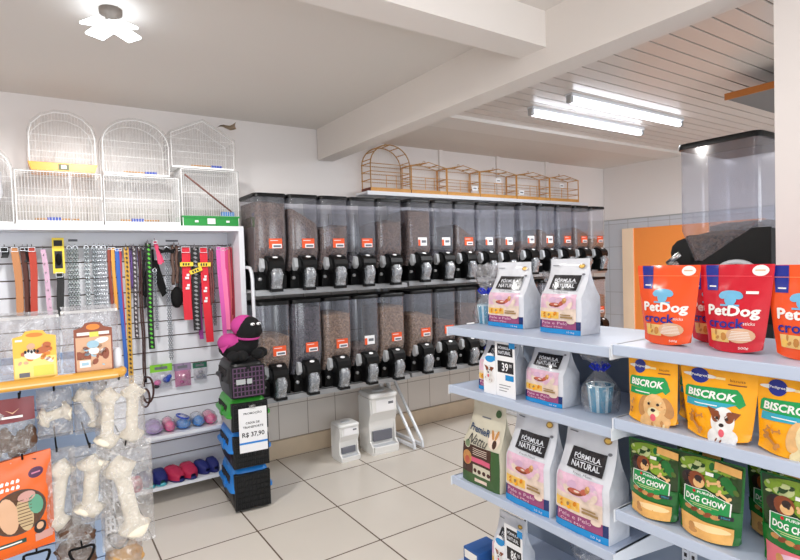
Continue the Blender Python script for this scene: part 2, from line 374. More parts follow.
# ================================================================ BULK DISPENSERS
W2, DP = .113, .34
def disp_section(z):
    if z > .265: return 0.0, DP
    k = (z - .125) / .14
    return .055 * (1 - k) ** 1.0, .14 + (DP - .14) * k
def disp_rings(inset, z0, z1, top=None):
    out = []
    zs = [z for z in (.125, .15, .18, .21, .24, .265, .30) if z0 <= z < z1] + [z1]
    for z in zs:
        y0, y1 = disp_section(z)
        out.append(rrect(-W2 + inset, W2 - inset, y0 + inset, y1 - inset, z, .034 - inset * .5, 5))
    return out
def build_dispenser_parts(t):
    b = MB(); b.loft(disp_rings(0, .125, .645), 'dispenser_clear', cap=(False, False)); b.build('hopper', t)
    b = MB(); b.loft([rrect(-W2 - .006, W2 + .006, -.008, DP + .006, .638, .036, 5), rrect(-W2 - .007, W2 + .007, -.009, DP + .007, .655, .037, 5), rrect(-W2 - .002, W2 + .002, -.004, DP + .002, .664, .034, 5)], 'black_plastic'); b.build('lid', t)
    # cradle / base
    b = MB()
    b.prism([(.04, 0), (DP - .01, 0), (DP - .01, .26), (.14, .118), (.055, .118), (.03, .09)], -W2 + .006, W2 - .006, 'black_plastic', 'x')
    b.prism([(.03, .085), (.10, .06), (.10, .16), (.045, .175)], -W2 + .02, W2 - .02, 'black_plastic', 'x')
    b.build('base', t)
    # hood: arched black housing with a badge
    b = MB()
    prof = [(-.072, .138), (-.076, .165), (-.068, .196), (-.044, .22), (-.008, .232), (.03, .228), (.055, .21), (.06, .10), (-.03, .10), (-.055, .138)]
    b.prism(prof, -.053, .053, 'black_plastic', 'x', smooth=False)
    b.prism([(-.06, .142), (-.05, .19), (-.02, .208), (.03, .206), (.05, .19), (.05, .11), (-.03, .11)], -.060, .060, 'black_plastic', 'x')
    hd = b.build('hood', t)
    b = MB(); b.add([(x * .019 - 0, -.043 + z * -.010, .2225 + z * -.0066) for x, z in [(math.cos(2 * PI * k / 12), math.sin(2 * PI * k / 12)) for k in range(12)]], [tuple(range(12))], 'paper_white'); b.build('badge', hd)
    # side clip
    b = MB(); b.prism([(.0, .21), (.03, .22), (.05, .14), (.02, .125), (-.01, .15)], -.088, -.062, 'grey_clip', 'x'); b.build('clip', t)
    b = MB()
    b.tube([(-.088, .035, .075), (-.088, .015, .075)], .012, 'grey_metal', 8); b.build('bolt', t)
    # S-shaped translucent spout
    b = MB(); rings = []
    for z, yc, hw, hd_ in ((.155, -.040, .030, .026), (.125, -.060, .036, .028), (.095, -.072, .037, .026), (.06, -.064, .035, .023), (.03, -.052, .036, .023), (.0, -.046, .037, .025)):
        rings.append(rrect(-hw, hw, yc - hd_, yc + hd_, z, .012, 3))
    b.loft(rings, 'spout_clear', cap=(False, False)); sp = b.build('spout', t)
    b = MB(); b.bbox(-.041, .041, -.075, -.016, -.014, .008, 'black_plastic', .004); b.build('spout_tip', sp)
    b = MB(); b.box(-.044, .044, -.040, .06, -.0, .15, 'black_plastic'); b.build('spout_back', sp)
def dispenser_label(t, orange):
    b = MB(); y = -.0035; x0, x1, z0, z1 = -.024, .070, .284, .352
    if orange:
        b.box(x0, x1, y, -.0005, z0, z1, 'orange_label'); b.box(x0 + .022, x1 - .004, y - .001, y, z0 + .002, z0 + .030, 'paper_white')
        b.box(x0 + .03, x1 - .01, y - .0015, y - .001, z0 + .008, z0 + .022, 'ink_soft')
        b.box(x0 + .008, x1 - .03, y - .001, y, z1 - .016, z1 - .012, 'paper_white')
    else:
        b.box(x0 - .004, x1 - .01, y, -.0005, z0, z1, 'paper_white'); b.box(x0 - .004, x0 + .018, y - .001, y, z0, z0 + .05, 'orange_label')
        b.box(x0 + .03, x1 - .02, y - .001, y, z0 + .024, z0 + .045, 'ink_soft')
    b.build('price_label', t)
def kibble(t, fill, slope, m):
    """loose kibble heap filling the hopper; fill 0..1 of its height, slope tilts the surface"""
    b = MB(); z1 = .135 + fill * .50
    rings = disp_rings(.004, .125, max(z1, .16))
    n = len(rings[0]); top = rings[-1]
    def bumpz(x, y): return slope * x + .018 * noise.noise(Vector((x * 14 + fill * 9, y * 14, 3.1)))
    rings[-1] = [(p[0], p[1], min(.632, p[2] + bumpz(p[0], p[1] - .17))) for p in top]
    b.loft(rings, m, cap=(True, False))
    cx, cy = 0, sum(p[1] for p in top) / n; prev = rings[-1]
    for q in (.66, .33):
        cur = [(p[0] * q, cy + (p[1] - cy) * q, min(.636, top[0][2] + bumpz(p[0] * q, (p[1] - cy) * q) + .03 * (1 - q))) for p in top]
        b.loft([prev, cur], m, cap=(False, False)); prev = cur
    b.add(prev, [tuple(range(n))], m, True)
    b.build('kibble', t)
ORD = ['first', 'second', 'third', 'fourth', 'fifth', 'sixth', 'seventh', 'eighth', 'ninth', 'tenth', 'eleventh', 'twelfth', 'thirteenth', 'fourteenth', 'fifteenth']
XS = [1.352 + .2445 * k for k in range(5)] + [2.618 + .2475 * k for k in range(5)] + [3.90 + .262 * k for k in range(5)]
UP = [(.93, .0, 'kibble_brown'), (.74, -.5, 'kibble_brown'), (.60, .12, 'kibble_brown'), (.16, .0, 'kibble_dark'), (.68, .1, 'kibble_brown'), (.86, .0, 'kibble_brown'), (.20, .1, 'kibble_dark'),
      (.52, -.6, 'kibble_choc'), (.16, 0, 'kibble_brown'), (.36, -.3, 'kibble_choc'), (.30, .2, 'kibble_brown'), (.46, -.5, 'kibble_choc'), (.14, 0, 'kibble_dark'), (.52, -.4, 'kibble_brown'), (.34, -.2, 'kibble_tan')]
LO = [(.56, .0, 'kibble_tan'), (.95, 0, 'kibble_dark'), (.80, 0, 'kibble_tan'), (.26, .05, 'kibble_brown'), (.84, 0, 'kibble_tan'), (.64, -.1, 'kibble_tan'), (.5, 0, 'kibble_brown'), (.72, .2, 'kibble_brown'),
      (.4, 0, 'kibble_choc'), (.8, 0, 'kibble_tan'), (.3, 0, 'kibble_brown'), (.6, 0, 'kibble_tan'), (.7, 0, 'kibble_brown'), (.4, 0, 'kibble_choc'), (.66, 0, 'kibble_tan')]
OR_U = [1, 1, 1, 1, -1, 0, 0, 1, 0, 0, 0, 0, 1, 1, 1]; OR_L = [1, 1, 1, 0, 1, 1, 1, 0, 1, 1, 1, 0, 1, 1, 1]
KIND = {'kibble_brown': 'brown', 'kibble_dark': 'dark', 'kibble_tan': 'tan', 'kibble_choc': 'chocolate brown'}
proto = thing('food_dispenser', 'x', 'dispenser'); build_dispenser_parts(proto)
def level(f): return 'nearly full of' if f > .8 else 'over half full of' if f > .5 else 'part filled with' if f > .25 else 'almost empty of'
first = [True]
BASE = list(proto.children)
def new_dispenser(x, y, z, spec, orange, label, group, rz=0):
    if first[0]: t = proto; first[0] = False
    else:
        t = proto.copy(); COL.objects.link(t)
        for ch in BASE: copy_thing(ch, t)
    t.location = (x, y, z); t.rotation_euler = (0, 0, rz); tag(t, label, 'dispenser', group)
    kibble(t, *spec)
    if orange >= 0: dispenser_label(t, orange == 1)
    return t
def rackz(k): return (0.0, .008, .022)[k // 5]
for k, x in enumerate(XS):
    s_ = UP[k]; new_dispenser(x, 3.58 , 1.342 + rackz(k), s_, OR_U[k], 'clear bin %s %s kibble, %s from left, top row' % (level(s_[0]), KIND[s_[2]], ORD[k]), 'kibble dispensers, top row')
for k, x in enumerate(XS):
    s_ = LO[k]; new_dispenser(x, 3.58, .596 + rackz(k), s_, OR_L[k], 'clear bin %s %s kibble, %s from left, bottom row' % (level(s_[0]), KIND[s_[2]], ORD[k]), 'kibble dispensers, bottom row')
# racks that carry them: two pans, rear posts, slanted front legs
def rack(x0, x1, dz, label):
    t = thing('dispenser_rack', label, 'rack', (x0, 3.60, 0), group='white steel racks under the dispensers')
    w = x1 - x0
    for zz in (1.342, .596):
        b = MB(); b.box(0, w, .02, .38, zz - .018 + dz, zz + dz - .001, 'grey_metal'); b.box(0, w, -.012, .02, zz - .040 + dz, zz - .004 + dz, 'dull_steel'); b.build('pan', t)
    for sx in (.03, w - .03):
        b = MB(); b.box(sx - .014, sx + .014, .385, .412, 0, 1.44, 'white_metal'); b.build('rear_post', t)
        b = MB(); b.tube([(sx, .37, .56), (sx, -.08, .06), (sx, -.09, .004)], .013, 'white_metal', 4); b.build('leg', t)
        b = MB(); b.box(sx - .011, sx + .011, -.09, .40, .012, .034, 'white_metal'); b.build('foot_rail', t)
    return t
rk = rack(1.205, 2.475, 0, 'white steel dispenser rack nearest the slatted display wall')
rack(2.495, 3.755, .008, 'white steel dispenser rack in the middle of the back wall')
rack(3.775, 5.09, .022, 'white steel dispenser rack nearest the orange door')
b = MB(); b.tube([(.005, .38, 1.50), (.003, .10, 1.50), (.001, .03, 1.495), (.0, -.0, 1.465), (.0, -.015, 1.42), (.0, -.022, .62)], .012, 'white_metal', 8); b.build('side_guard', rk)
# end-of-row rack seen past the gondola: dispensers that face the back wall
new_dispenser(2.615, 1.372, 1.342, (.20, -.0, 'kibble_choc'), -1, 'large clear kibble bin seen from the side beside the pillar', 'kibble bins behind the shelving', rz=PI)
new_dispenser(2.86, 1.372, 1.342, (.3, 0, 'kibble_brown'), -1, 'clear kibble bin hidden partly behind the one beside the pillar', 'kibble bins behind the shelving', rz=PI)
t = thing('dispenser_rack', 'black and white rack under the kibble bins beside the pillar', 'rack', (2.48, .98, 0), group=None)
b = MB(); b.box(0, .55, -.03, .39, 1.20, 1.341, 'black_plastic'); b.box(.01, .54, 0, .36, .0, 1.20, mat('rack_dark', (30, 30, 33), .5)); b.build('cabinet', t)
b = MB(); b.tube([(-.012, .13 + .095 * math.cos(a), 1.375 + .085 * math.sin(a)) for a in [PI * k / 12 for k in range(13)]], .011, 'white_metal', 8); b.build('side_guard', t)
b = MB(); b.prism([(.0, 1.341), (.385, 1.341), (.385, 1.36), (.30, 1.45), (.07, 1.60), (.0, 1.60)], -.004, .003, 'black_plastic', 'x'); b.build('side_plate', t)
b = MB(); b.tube([(-.01, .37, 1.50), (-.01, .43, 1.455)], .014, 'steel', 8); b.build('pin', t)

# ================================================================ SHELF OF WOODEN CAGES
t = thing('wall_shelf', 'long white wall shelf carrying the row of wooden bird cages', 'shelf', (2.28, 3.84, 2.07))
b = MB(); b.box(0, 2.85, 0, .20, .012, .03, 'white_board'); b.box(0, 2.85, -.003, .004, 0, .032, 'white_board'); b.build('board', t)
for xx in (.3, 1.4, 2.5):
    b = MB(); b.prism([(.19, .012), (.03, .012), (.19, -.10)], xx, xx + .02, 'white_metal', 'x'); b.build('bracket', t)
def wood_cage(w, h, arched, label, door=True, tagx=None, hook=True):
    t = thing('wooden_cage', label, 'bird cage', group='empty wooden bird cages on the wall shelf')
    D = .15; r = .0042
    b = MB(); b.box(0, w, 0, D, 0, .035, 'wood_orange'); b.box(-.001, .0, 0, D, 0, .035, 'wood_dark'); b.build('base', t)
    b = MB()
    if arched:
        def ring(y): return [(0.004, y, .03)] + [(w / 2 - (w / 2 - .004) * math.cos(PI * k / 14), y, h - w * .42 + w * .42 * math.sin(PI * k / 14)) for k in range(15)] + [(w - .004, y, .03)]
        b.tube(ring(.004), r * 1.3, 'wood_wire', 5); b.tube(ring(D - .004), r * 1.3, 'wood_wire', 5)
        for k in (1, 3, 5, 7, 9, 11, 13):
            a = ring(.004)[k + 1]; b.tube([a, (a[0], D, a[2])], r, 'wood_orange', 4)
        for z in (.10, .17, .235):
            b.tube([(0, 0.004, z), (w, 0.004, z)], r, 'wood_wire', 4); b.tube([(0, D, z), (w, D, z)], r, 'wood_wire', 4)
            for xx in (0.004, w - .004): b.tube([(xx, 0, z), (xx, D, z)], r, 'wood_orange', 4)
    else:
        hs = h * .86
        for xx in (.004, w - .004):
            for y in (.004, D - .004): b.tube([(xx, y, .03), (xx, y, hs)], r * 1.2, 'wood_orange', 4)
            for z in (.085, .145, hs): b.tube([(xx, 0, z), (xx, D, z)], r * 1.2, 'wood_orange', 4)
        for y in (.004, D - .004):
            for z in (.085, .145): b.tube([(0, y, z), (w, y, z)], r * .8, 'wood_wire', 4)
            b.tube([(0, y, hs), (w / 2, y, h), (w, y, hs)], r * .9, 'wood_wire', 4)
            b.tube([(0, y, hs), (w, y, hs)], r * .8, 'wood_wire', 4)
        for q in (.25, .5, .75):
            z = hs + (h - hs) * (1 - abs(q - .5) * 2); b.tube([(w * q, 0, z), (w * q, D, z)], r * 1.2, 'wood_orange', 4)
    b.build('frame', t)
    b = MB(); x = .012
    while x < w:
        zt = (h - w * .42 + w * .42 * math.sqrt(max(0, 1 - ((x - w / 2) / (w / 2)) ** 2))) if arched else h * .86
        for y in (.003, D - .003): b.tube([(x, y, .03), (x, y, zt)], .0007, 'white_wire', 3, cap=False)
        x += .022
    b.build('bars', t)
    if door:
        b = MB(); x0 = w * .38
        b.tube([(x0, -.002, .04), (x0, -.002, .14), (x0 + .10, -.002, .14), (x0 + .10, -.002, .04)], .0028, 'wood_orange', 4); b.build('door', t)
    if hook:
        b = MB(); b.tube([(w / 2 + .012 * math.cos(a), D / 2, h + .012 + .012 * math.sin(a)) for a in [2 * PI * k / 10 for k in range(10)]], .0022, 'wood_wire', 4, closed=True); b.build('hook', t)
    if tagx:
        b = MB(); b.box(tagx[0] - .035, tagx[0] + .035, -.006, -.004, tagx[1] - .022, tagx[1] + .022, 'paper_white'); b.box(tagx[0] - .02, tagx[0] + .02, -.0065, -.006, tagx[1] - .006, tagx[1] + .006, 'ink_soft'); b.build('price_tag', t)
    return t
cg = [(2.33, .408, .40, True, 'arched wooden bird cage at the beam end of the wall shelf', None),
      (2.745, .396, .285, False, 'gabled wooden bird cage standing against the arched cage', None),
      (3.146, .398, .285, False, 'gabled wooden bird cage third along from the arched one', (.33, .08)),
      (3.55, .49, .285, False, 'gabled wooden bird cage with a white tag near its roof', (.235, .17)),
      (4.045, .49, .285, False, 'gabled wooden bird cage next to last on the shelf', (.06, .07)),
      (4.54, .47, .285, False, 'wooden bird cage at the far end of the wall shelf', (.18, .17))]
for x, w, h, a, lab, tg in cg:
    c = wood_cage(w, h, a, lab, tagx=tg); c.location = (x, 3.865, 2.102)

# ================================================================ SLATTED DISPLAY WALL (left)
t = thing('display_cabinet', 'white slatted display cabinet hung with leashes and collars', 'display cabinet', (-.62, 3.70, 0))
b = MB(); b.box(0, 1.815, 0, .32, 1.752, 1.785, 'white_board'); b.build('top_panel', t)
for xx, nm in ((0, 'side_panel'), (1.780, 'side_panel')):
    b = MB(); b.box(xx, xx + .035, 0, .32, 0.0, 1.752, 'white_board'); b.build(nm, t)
b = MB(); z = .20
b.box(.035, 1.78, .285, .31, .05, 1.752, 'slot_brown')
edges = [.05, .22]; zz = .22
while zz < 1.62: zz += .1035; edges.append(zz)
edges[-1] = 1.664
for k in range(len(edges) - 1): b.box(.035, 1.78, .275, .286, edges[k] + .004, edges[k + 1] - .004, 'white_board')
b.box(.035, 1.78, .275, .286, 1.668, 1.752, 'white_board')
b.build('slat_panel', t)
for zz in (.444, .117):
    b = MB(); b.box(.035, 1.78, 0.0, .275, zz - .022, zz, 'white_board'); b.build('shelf', t)
b = MB(); b.add([(.75 + .028 * math.cos(a), .273, 1.70 + .028 * math.sin(a)) for a in [PI + PI * k / 10 for k in range(11)]], [tuple(range(11))], 'paper_white'); b.box(.79, .84, .272, .274, 1.698, 1.712, 'ink_soft'); b.box(1.36, 1.44, .272, .274, 1.694, 1.706, 'ink_soft'); b.build('sticker', t)
CX0, CY0 = -.62, 3.70

def hook_at(x, z, L=.11):
    b = MB(); b.tube([(x - CX0, .274, z + .006), (x - CX0, .274 - L, z + .006), (x - CX0, .274 - L - .006, z + .018)], .0025, 'steel', 5); b.build('hook', t_cab)
t_cab = t
FABS = {}
def fab(col, name=None): 
    n = 'strap_%d_%d_%d' % col
    return mat(n, col, .6, bump=.2, bscale=180)
def strap_mesh(b, x, z1, z0, w, m, y, tilt=0., thick=.004, wob=.004, seed=0):
    n = 14
    for side in (0, 1):
        def fn(u, v, s=side):
            z = z1 + (z0 - z1) * v
            xx = x + tilt * v + wob * math.sin(v * 5 + seed) + (u - .5) * w
            return (xx, y + (-thick if s == 0 else thick * .5) + .006 * math.sin(v * 4 + seed) + (.0 if s == 0 else .0), z)
        b.surf(fn, 1, n, m, True)
    def edge(u, v):
        z = z1 + (z0 - z1) * v; return (0, 0, 0)
def buckle(b, x, z, w, y, m='steel'):
    b.tube([(x - w * .6, y - .008, z), (x + w * .6, y - .008, z), (x + w * .6, y - .008, z - w * .9), (x - w * .6, y - .008, z - w * .9)], .0025, m, 5, closed=True)
def leash(x, z1, z0, w, col, kind, label, lx=0, y=None, cat='leash', tilt=0.0, extra=None, name=None):
    y0 = 3.86 if y is None else y
    o = thing(name or ('dog_collar' if cat == 'collar' else 'dog_leash'), label, cat, (x, y0, z1), group='leashes and collars hung on the slatted wall')
    m = fab(col); L = z0 - z1
    if kind == 'strap':
        b = MB(); strap_mesh(b, 0, .0, L, w, m, 0, tilt, seed=x * 9)
        strap_mesh(b, w * .12, .0, L * .93, w * .9, m, .018, tilt * 1.3, seed=x * 5); b.build('strap', o)
        b = MB(); buckle(b, 0, .004, w * .8, 0); b.build('buckle', o)
    elif kind == 'studs':
        b = MB(); strap_mesh(b, 0, 0, L, w, m, 0, tilt, seed=x); b.build('strap', o)
        b = MB()
        for k in range(7): b.ball((tilt * (k + .6) / 7.5, -.008, L * (k + .6) / 7.5), .0042, 'steel', u=8, v=5)
        b.build('stud', o)
    elif kind == 'chain':
        b = MB(); n = int(-L / .013)
        for k in range(n):
            z = L * (k + .5) / n; h = .0085
            if k % 2: p = [(w * .32 * math.cos(a), 0, z + h * math.sin(a)) for a in [2 * PI * q / 8 for q in range(8)]]
            else: p = [(0, w * .32 * math.cos(a), z + h * math.sin(a)) for a in [2 * PI * q / 8 for q in range(8)]]
            for dx in (-w * .28, w * .28): b.tube([(q[0] + dx + tilt * k / n, q[1], q[2]) for q in p], .0026, m2 if (m2 := mat('chain_%d' % col[0], col, .35, metal=.7)) else m, 4, closed=True)
        b.build('chain', o)
        b = MB(); b.tube([(.012 * math.cos(a), 0, .0 + .012 * math.sin(a)) for a in [2 * PI * q / 10 for q in range(10)]], .002, 'steel', 4, closed=True); b.build('ring', o)
    elif kind == 'rope':
        b = MB()
        pts = [(-w * .3 + .003 * math.sin(k), .004 * math.cos(k * 2), L * k / 12) for k in range(13)]
        b.tube(pts, w * .26, m, 6); b.tube([(p[0] + w * .62 + tilt * k / 12, p[1] + .004, p[2] * .97) for k, p in enumerate(pts)], w * .26, m, 6); b.build('rope', o)
        b = MB(); b.tube([(0, 0, .012), (0, 0, -.02)], .006, 'steel', 6); b.build('snap_hook', o)
    elif kind == 'pattern':
        b = MB(); strap_mesh(b, 0, 0, L, w, m, 0, tilt, seed=x); c2 = fab(extra)
        n = int(-L / .028)
        for k in range(n):
            zz = L * (k + .5) / n; dx = tilt * (k + .5) / n + .004 * math.sin((k + .5) / n * 5 + x)
            yy = -.0075 + .006 * math.sin((k + .5) / n * 4 + x)
            b.add([(dx - w * .3, yy, zz + .004), (dx, yy, zz + .011), (dx + w * .3, yy, zz - .003), (dx, yy, zz - .009)], [(0, 1, 2, 3)], c2)
        b.build('strap', o)
        b = MB(); b.tube([(0, 0, .012), (0, 0, -.02)], .006, 'steel', 6); b.build('snap_hook', o)
    hook_at(x, z1 + .004)
    return o
leash(-.152, 1.655, 1.599, .034, (30, 30, 32), 'strap', 'short black collar with silver buckle at the edge of the slatted wall', cat='collar')
leash(-.103, 1.655, 1.26, .033, (196, 134, 88), 'strap', 'wide tan leather strap hanging above the yellow treat card', tilt=.012)
leash(-.066, 1.655, 1.246, .024, (92, 48, 36), 'strap', 'dark brown leather strap tucked behind the tan one', y=3.90, tilt=.012)
leash(-.021, 1.655, 1.254, .034, (186, 62, 44), 'strap', 'rust red leather collar with silver buckle', cat='collar')
leash(-.042, 1.655, 1.573, .028, (34, 32, 34), 'strap', 'short dark collar beside the rust red one', cat='collar', y=3.90)
leash(.034, 1.645, 1.249, .026, (214, 176, 200), 'studs', 'lilac strap with small metal studs', tilt=.025, cat='collar')
o = leash(.111, 1.50, 1.243, .036, (22, 22, 24), 'strap', 'wide black leash hanging out of a yellow card')
b = MB(); b.box(-.031, .031, -.006, -.001, .0, .215, mat('card_yellow', (240, 212, 60), .5)); b.box(-.02, .02, -.007, -.006, .03, .135, 'ink'); b.box(-.022, .022, -.007, -.006, .165, .20, 'ink')
b.ball((0, -.016, .085), .016, 'black_rubber', (1, .7, 2.2)); b.build('card', o)
for x, c, l in ((.168, (74, 84, 84), 'dark grey steel chain next to the yellow carded leash'), (.199, (70, 82, 80), 'dark grey steel chain, second from the yellow carded leash'), (.258, (112, 120, 122), 'mid grey chain, third from the yellow carded leash'), (.301, (104, 112, 116), 'mid grey chain, fourth from the yellow carded leash'), (.326, (160, 164, 170), 'bright silver chain beside the mid grey ones'), (.352, (162, 166, 172), 'bright silver chain beside the brown strap')):
    leash(x, 1.655, 1.246, .024, c, 'chain', l)
leash(.383, 1.65, 1.259, .016, (140, 60, 44), 'strap', 'narrow red-brown strap beside the bright chains')
leash(.405, 1.65, 1.257, .018, (228, 160, 66), 'strap', 'narrow orange-yellow strap above the left display')
leash(.427, 1.642, .81, .020, (50, 100, 186), 'strap', 'long blue strap reaching down behind the treat shelf', tilt=.02)
leash(.447, 1.642, .96, .018, (196, 50, 76), 'strap', 'crimson strap hanging beside the long blue one', y=3.89)
leash(.478, 1.655, .75, .028, (206, 160, 60), 'pattern', 'long yellow leash with a dark pattern', extra=(70, 50, 34))
leash(.522, 1.655, 1.068, .024, (60, 52, 56), 'pattern', 'black and white patterned leash beside the yellow one', extra=(190, 186, 190))
leash(.509, 1.655, 1.379, .024, (128, 96, 172), 'rope', 'short purple cord leash behind the patterned one', y=3.90)
o = leash(.556, 1.65, .74, .020, (66, 36, 32), 'rope', 'very long dark brown rope leash with looped end')
b = MB()
for cx, cz, rx, rz_ in ((.012, -.93, .034, .085), (-.006, -.98, .026, .06)): b.tube([(cx + rx * math.cos(a), -.012, cz + rz_ * math.sin(a)) for a in [2 * PI * q / 16 for q in range(16)]], .0065, fab((66, 36, 32)), 6, closed=True)
b.build('loop', o)
b = MB(); b.tube([(0, -.008, -.84), (0, -.008, -.88)], .010, 'black_rubber', 8); b.tube([(-.012, -.008, -.91), (-.012, -.008, -.935)], .009, 'grey_clip', 8); b.build('slider', o)
leash(.608, 1.68, .985, .036, (14, 20, 16), 'pattern', 'black leash printed with green shapes', extra=(90, 190, 60))
leash(.650, 1.69, 1.54, .024, (224, 70, 110), 'strap', 'short pink strap in front of the black harness', tilt=.03, y=3.845)
o = thing('dog_harness', 'black triangular dog harness hanging from a hook', 'harness', (.640, 3.895, 1.62), group='leashes and collars hung on the slatted wall')
b = MB(); b.prism([(-.085, -.27), (-.03, -.06), (-.012, -.05), (.012, -.05), (.03, -.06), (.085, -.27), (.05, -.30), (0, -.17), (-.05, -.30)], -.004, .004, 'black_rubber', 'y'); b.tube([(0, 0, .02), (0, 0, -.06)], .009, 'black_rubber', 6); b.build('harness_body', o)
leash(.646, 1.50, 1.107, .016, (130, 134, 140), 'chain', 'thin silver chain below the black harness', y=3.88)
o = leash(.722, 1.645, .90, .022, (126, 130, 136), 'chain', 'long silver choke chain with a black clasp')
b = MB(); b.prism([(-.055, .0), (-.02, -.012), (0, .01), (.02, -.012), (.055, .0), (.04, -.035), (0, -.025), (-.04, -.035)], -.02, -.008, 'black_rubber', 'y'); b.build('clasp', o)
o = leash(.770, 1.665, 1.40, .040, (96, 72, 62), 'rope', 'coiled brown cord leash beside the red straps')
b = MB(); b.ball((.005, 0, -.35), .045, 'black_rubber', (.9, .5, 1.6), f=lambda d: 1 + .15 * noise.noise(d * 6)); b.build('bundle', o)
leash(.80, 1.66, 1.45, .018, (120, 24, 34), 'strap', 'short dark red strap behind the brown cord', y=3.90)
leash(.802, 1.64, 1.30, .022, (26, 24, 26), 'strap', 'black strap between the brown cord and the nearer red leash', y=3.885)
leash(.870, 1.64, 1.25, .020, (30, 26, 28), 'rope', 'black cord between the two tagged leashes', y=3.90)
leash(.985, 1.64, 1.42, .022, (28, 26, 30), 'strap', 'black strap behind the second tagged red leash', y=3.90)
leash(.560, 1.648, 1.44, .018, (110, 84, 150), 'strap', 'faded violet strap beside the brown rope leash', y=3.895)
leash(.585, 1.648, 1.25, .016, (24, 24, 26), 'rope', 'black cord beside the green-printed leash', y=3.895)
def tagband(o, z, w, rot=0, m='card_yellow'):
    b = MB(); Mx = Matrix.Translation((0, -.018, z)) @ Matrix.Rotation(rot, 4, 'Y')
    b.box(-w / 2, w / 2, -.002, .002, -.014, .014, m, M=Mx)
    for k in range(3): b.box(-w * .3 + k * w * .2, -w * .3 + k * w * .2 + w * .11, -.003, -.002, -.008, .008, 'ink', M=Mx)
    b.build('band', o)
def prints(o, zs, w, m='paper_white'):
    b = MB()
    for z in zs:
        b.box(-w * .25, w * .25, -.016, -.0145, z - .016, z, m); b.box(-w * .05, w * .3, -.016, -.0145, z + .004, z + .02, m)
    b.build('print', o)
o = leash(.842, 1.65, 1.157, .054, (222, 36, 56), 'strap', 'wide red leash with yellow tag, nearer the brown cord'); tagband(o, -.115, .085); prints(o, (-.20, -.27), .05)
o = leash(.900, 1.65, 1.08, .050, (20, 18, 20), 'pattern', 'wide black leash with yellow tag between the red leashes', extra=(150, 150, 154)); tagband(o, -.16, .085, -.35)
o = leash(.958, 1.645, .99, .050, (220, 34, 54), 'strap', 'wide red leash with yellow tag, nearer the pink ones', tilt=.018); tagband(o, -.115, .085); prints(o, (-.21, -.29, -.36), .045)
leash(.930, 1.40, 1.011, .026, (166, 70, 160), 'strap', 'purple strap hanging behind the wide red leash', y=3.90)
leash(1.008, 1.64, 1.247, .026, (124, 66, 66), 'rope', 'dull red cord leash left of the pink straps')
leash(1.030, 1.64, 1.10, .018, (120, 122, 126), 'chain', 'dark chain hanging beside the first pink strap', y=3.90)
leash(1.060, 1.65, 1.031, .028, (222, 96, 180), 'strap', 'orchid pink strap, first of the pink group', tilt=.02)
leash(1.092, 1.645, 1.063, .034, (250, 128, 178), 'strap', 'bright pink wide strap beside the orchid one', tilt=.012)
leash(1.117, 1.645, 1.061, .020, (206, 60, 120), 'strap', 'deep pink narrow strap in the pink group')
leash(1.136, 1.65, 1.094, .020, (214, 96, 104), 'strap', 'salmon red strap beside the cabinet side', y=3.87)
leash(1.150, 1.65, 1.128, .012, (140, 26, 44), 'strap', 'thin dark red strap against the cabinet side', y=3.85)

# blister packs
def blister(x0, x1, z0, z1, head, body, label, blobs):
    o = thing('blister_pack', label, 'pet accessory', ((x0 + x1) / 2, 3.955, z0), group='carded accessories on the slatted wall'); w = x1 - x0; h = z1 - z0
    b = MB(); b.box(-w / 2, w / 2, 0, .003, h * .68, h, head); b.box(-w * .46, w * .46, 0, .003, 0, h * .68, body)
    b.box(-w * .3, w * .28, -.001, 0, h * .78, h * .9, 'ink_soft'); b.build('card', o)
    b = MB()
    for bx, bz, r, m in blobs: b.ball((bx * w, -.012, bz * h), r, m, (1, .6, .8), u=10, v=6)
    b.build('contents', o)
    b = MB(); b.surf(lambda u, v: ((u - .5) * w * .9, -.03 * math.sin(PI * u) * math.sin(PI * v) ** .4 - .001, v * h * .66), 8, 6, 'film'); b.build('bubble', o)
    hook_at((x0 + x1) / 2, z1 - .012, .05)
mat('acc_green', (130, 200, 40), .5); mat('acc_clear', (206, 206, 214), .5); mat('acc_pink', (206, 110, 160), .5); mat('acc_blue', (40, 74, 180), .4); mat('acc_dkgreen', (30, 96, 74), .5); mat('acc_grey', (140, 144, 156), .4)
blister(.602, .742, .70, .860, 'acc_green', 'acc_clear', 'green-headed carded toy on the slatted wall', ((.2, .33, .026, 'acc_blue'), (-.2, .25, .024, 'acc_pink'), (-.25, .1, .018, 'ink'), (.33, .45, .018, 'acc_blue')))
blister(.754, .866, .69, .850, mat('acc_lav', (150, 130, 160), .5), 'acc_pink', 'pink carded accessory in the middle of the three', ((0, .42, .02, 'acc_pink'), (-.1, .2, .016, 'plush_pink')))
blister(.878, .974, .72, .840, 'acc_dkgreen', 'acc_clear', 'small dark green carded clip nearest the pet carriers', ((0, .45, .018, 'acc_grey'), (-.15, .2, .016, 'acc_grey'), (.2, .2, .016, 'acc_grey')))

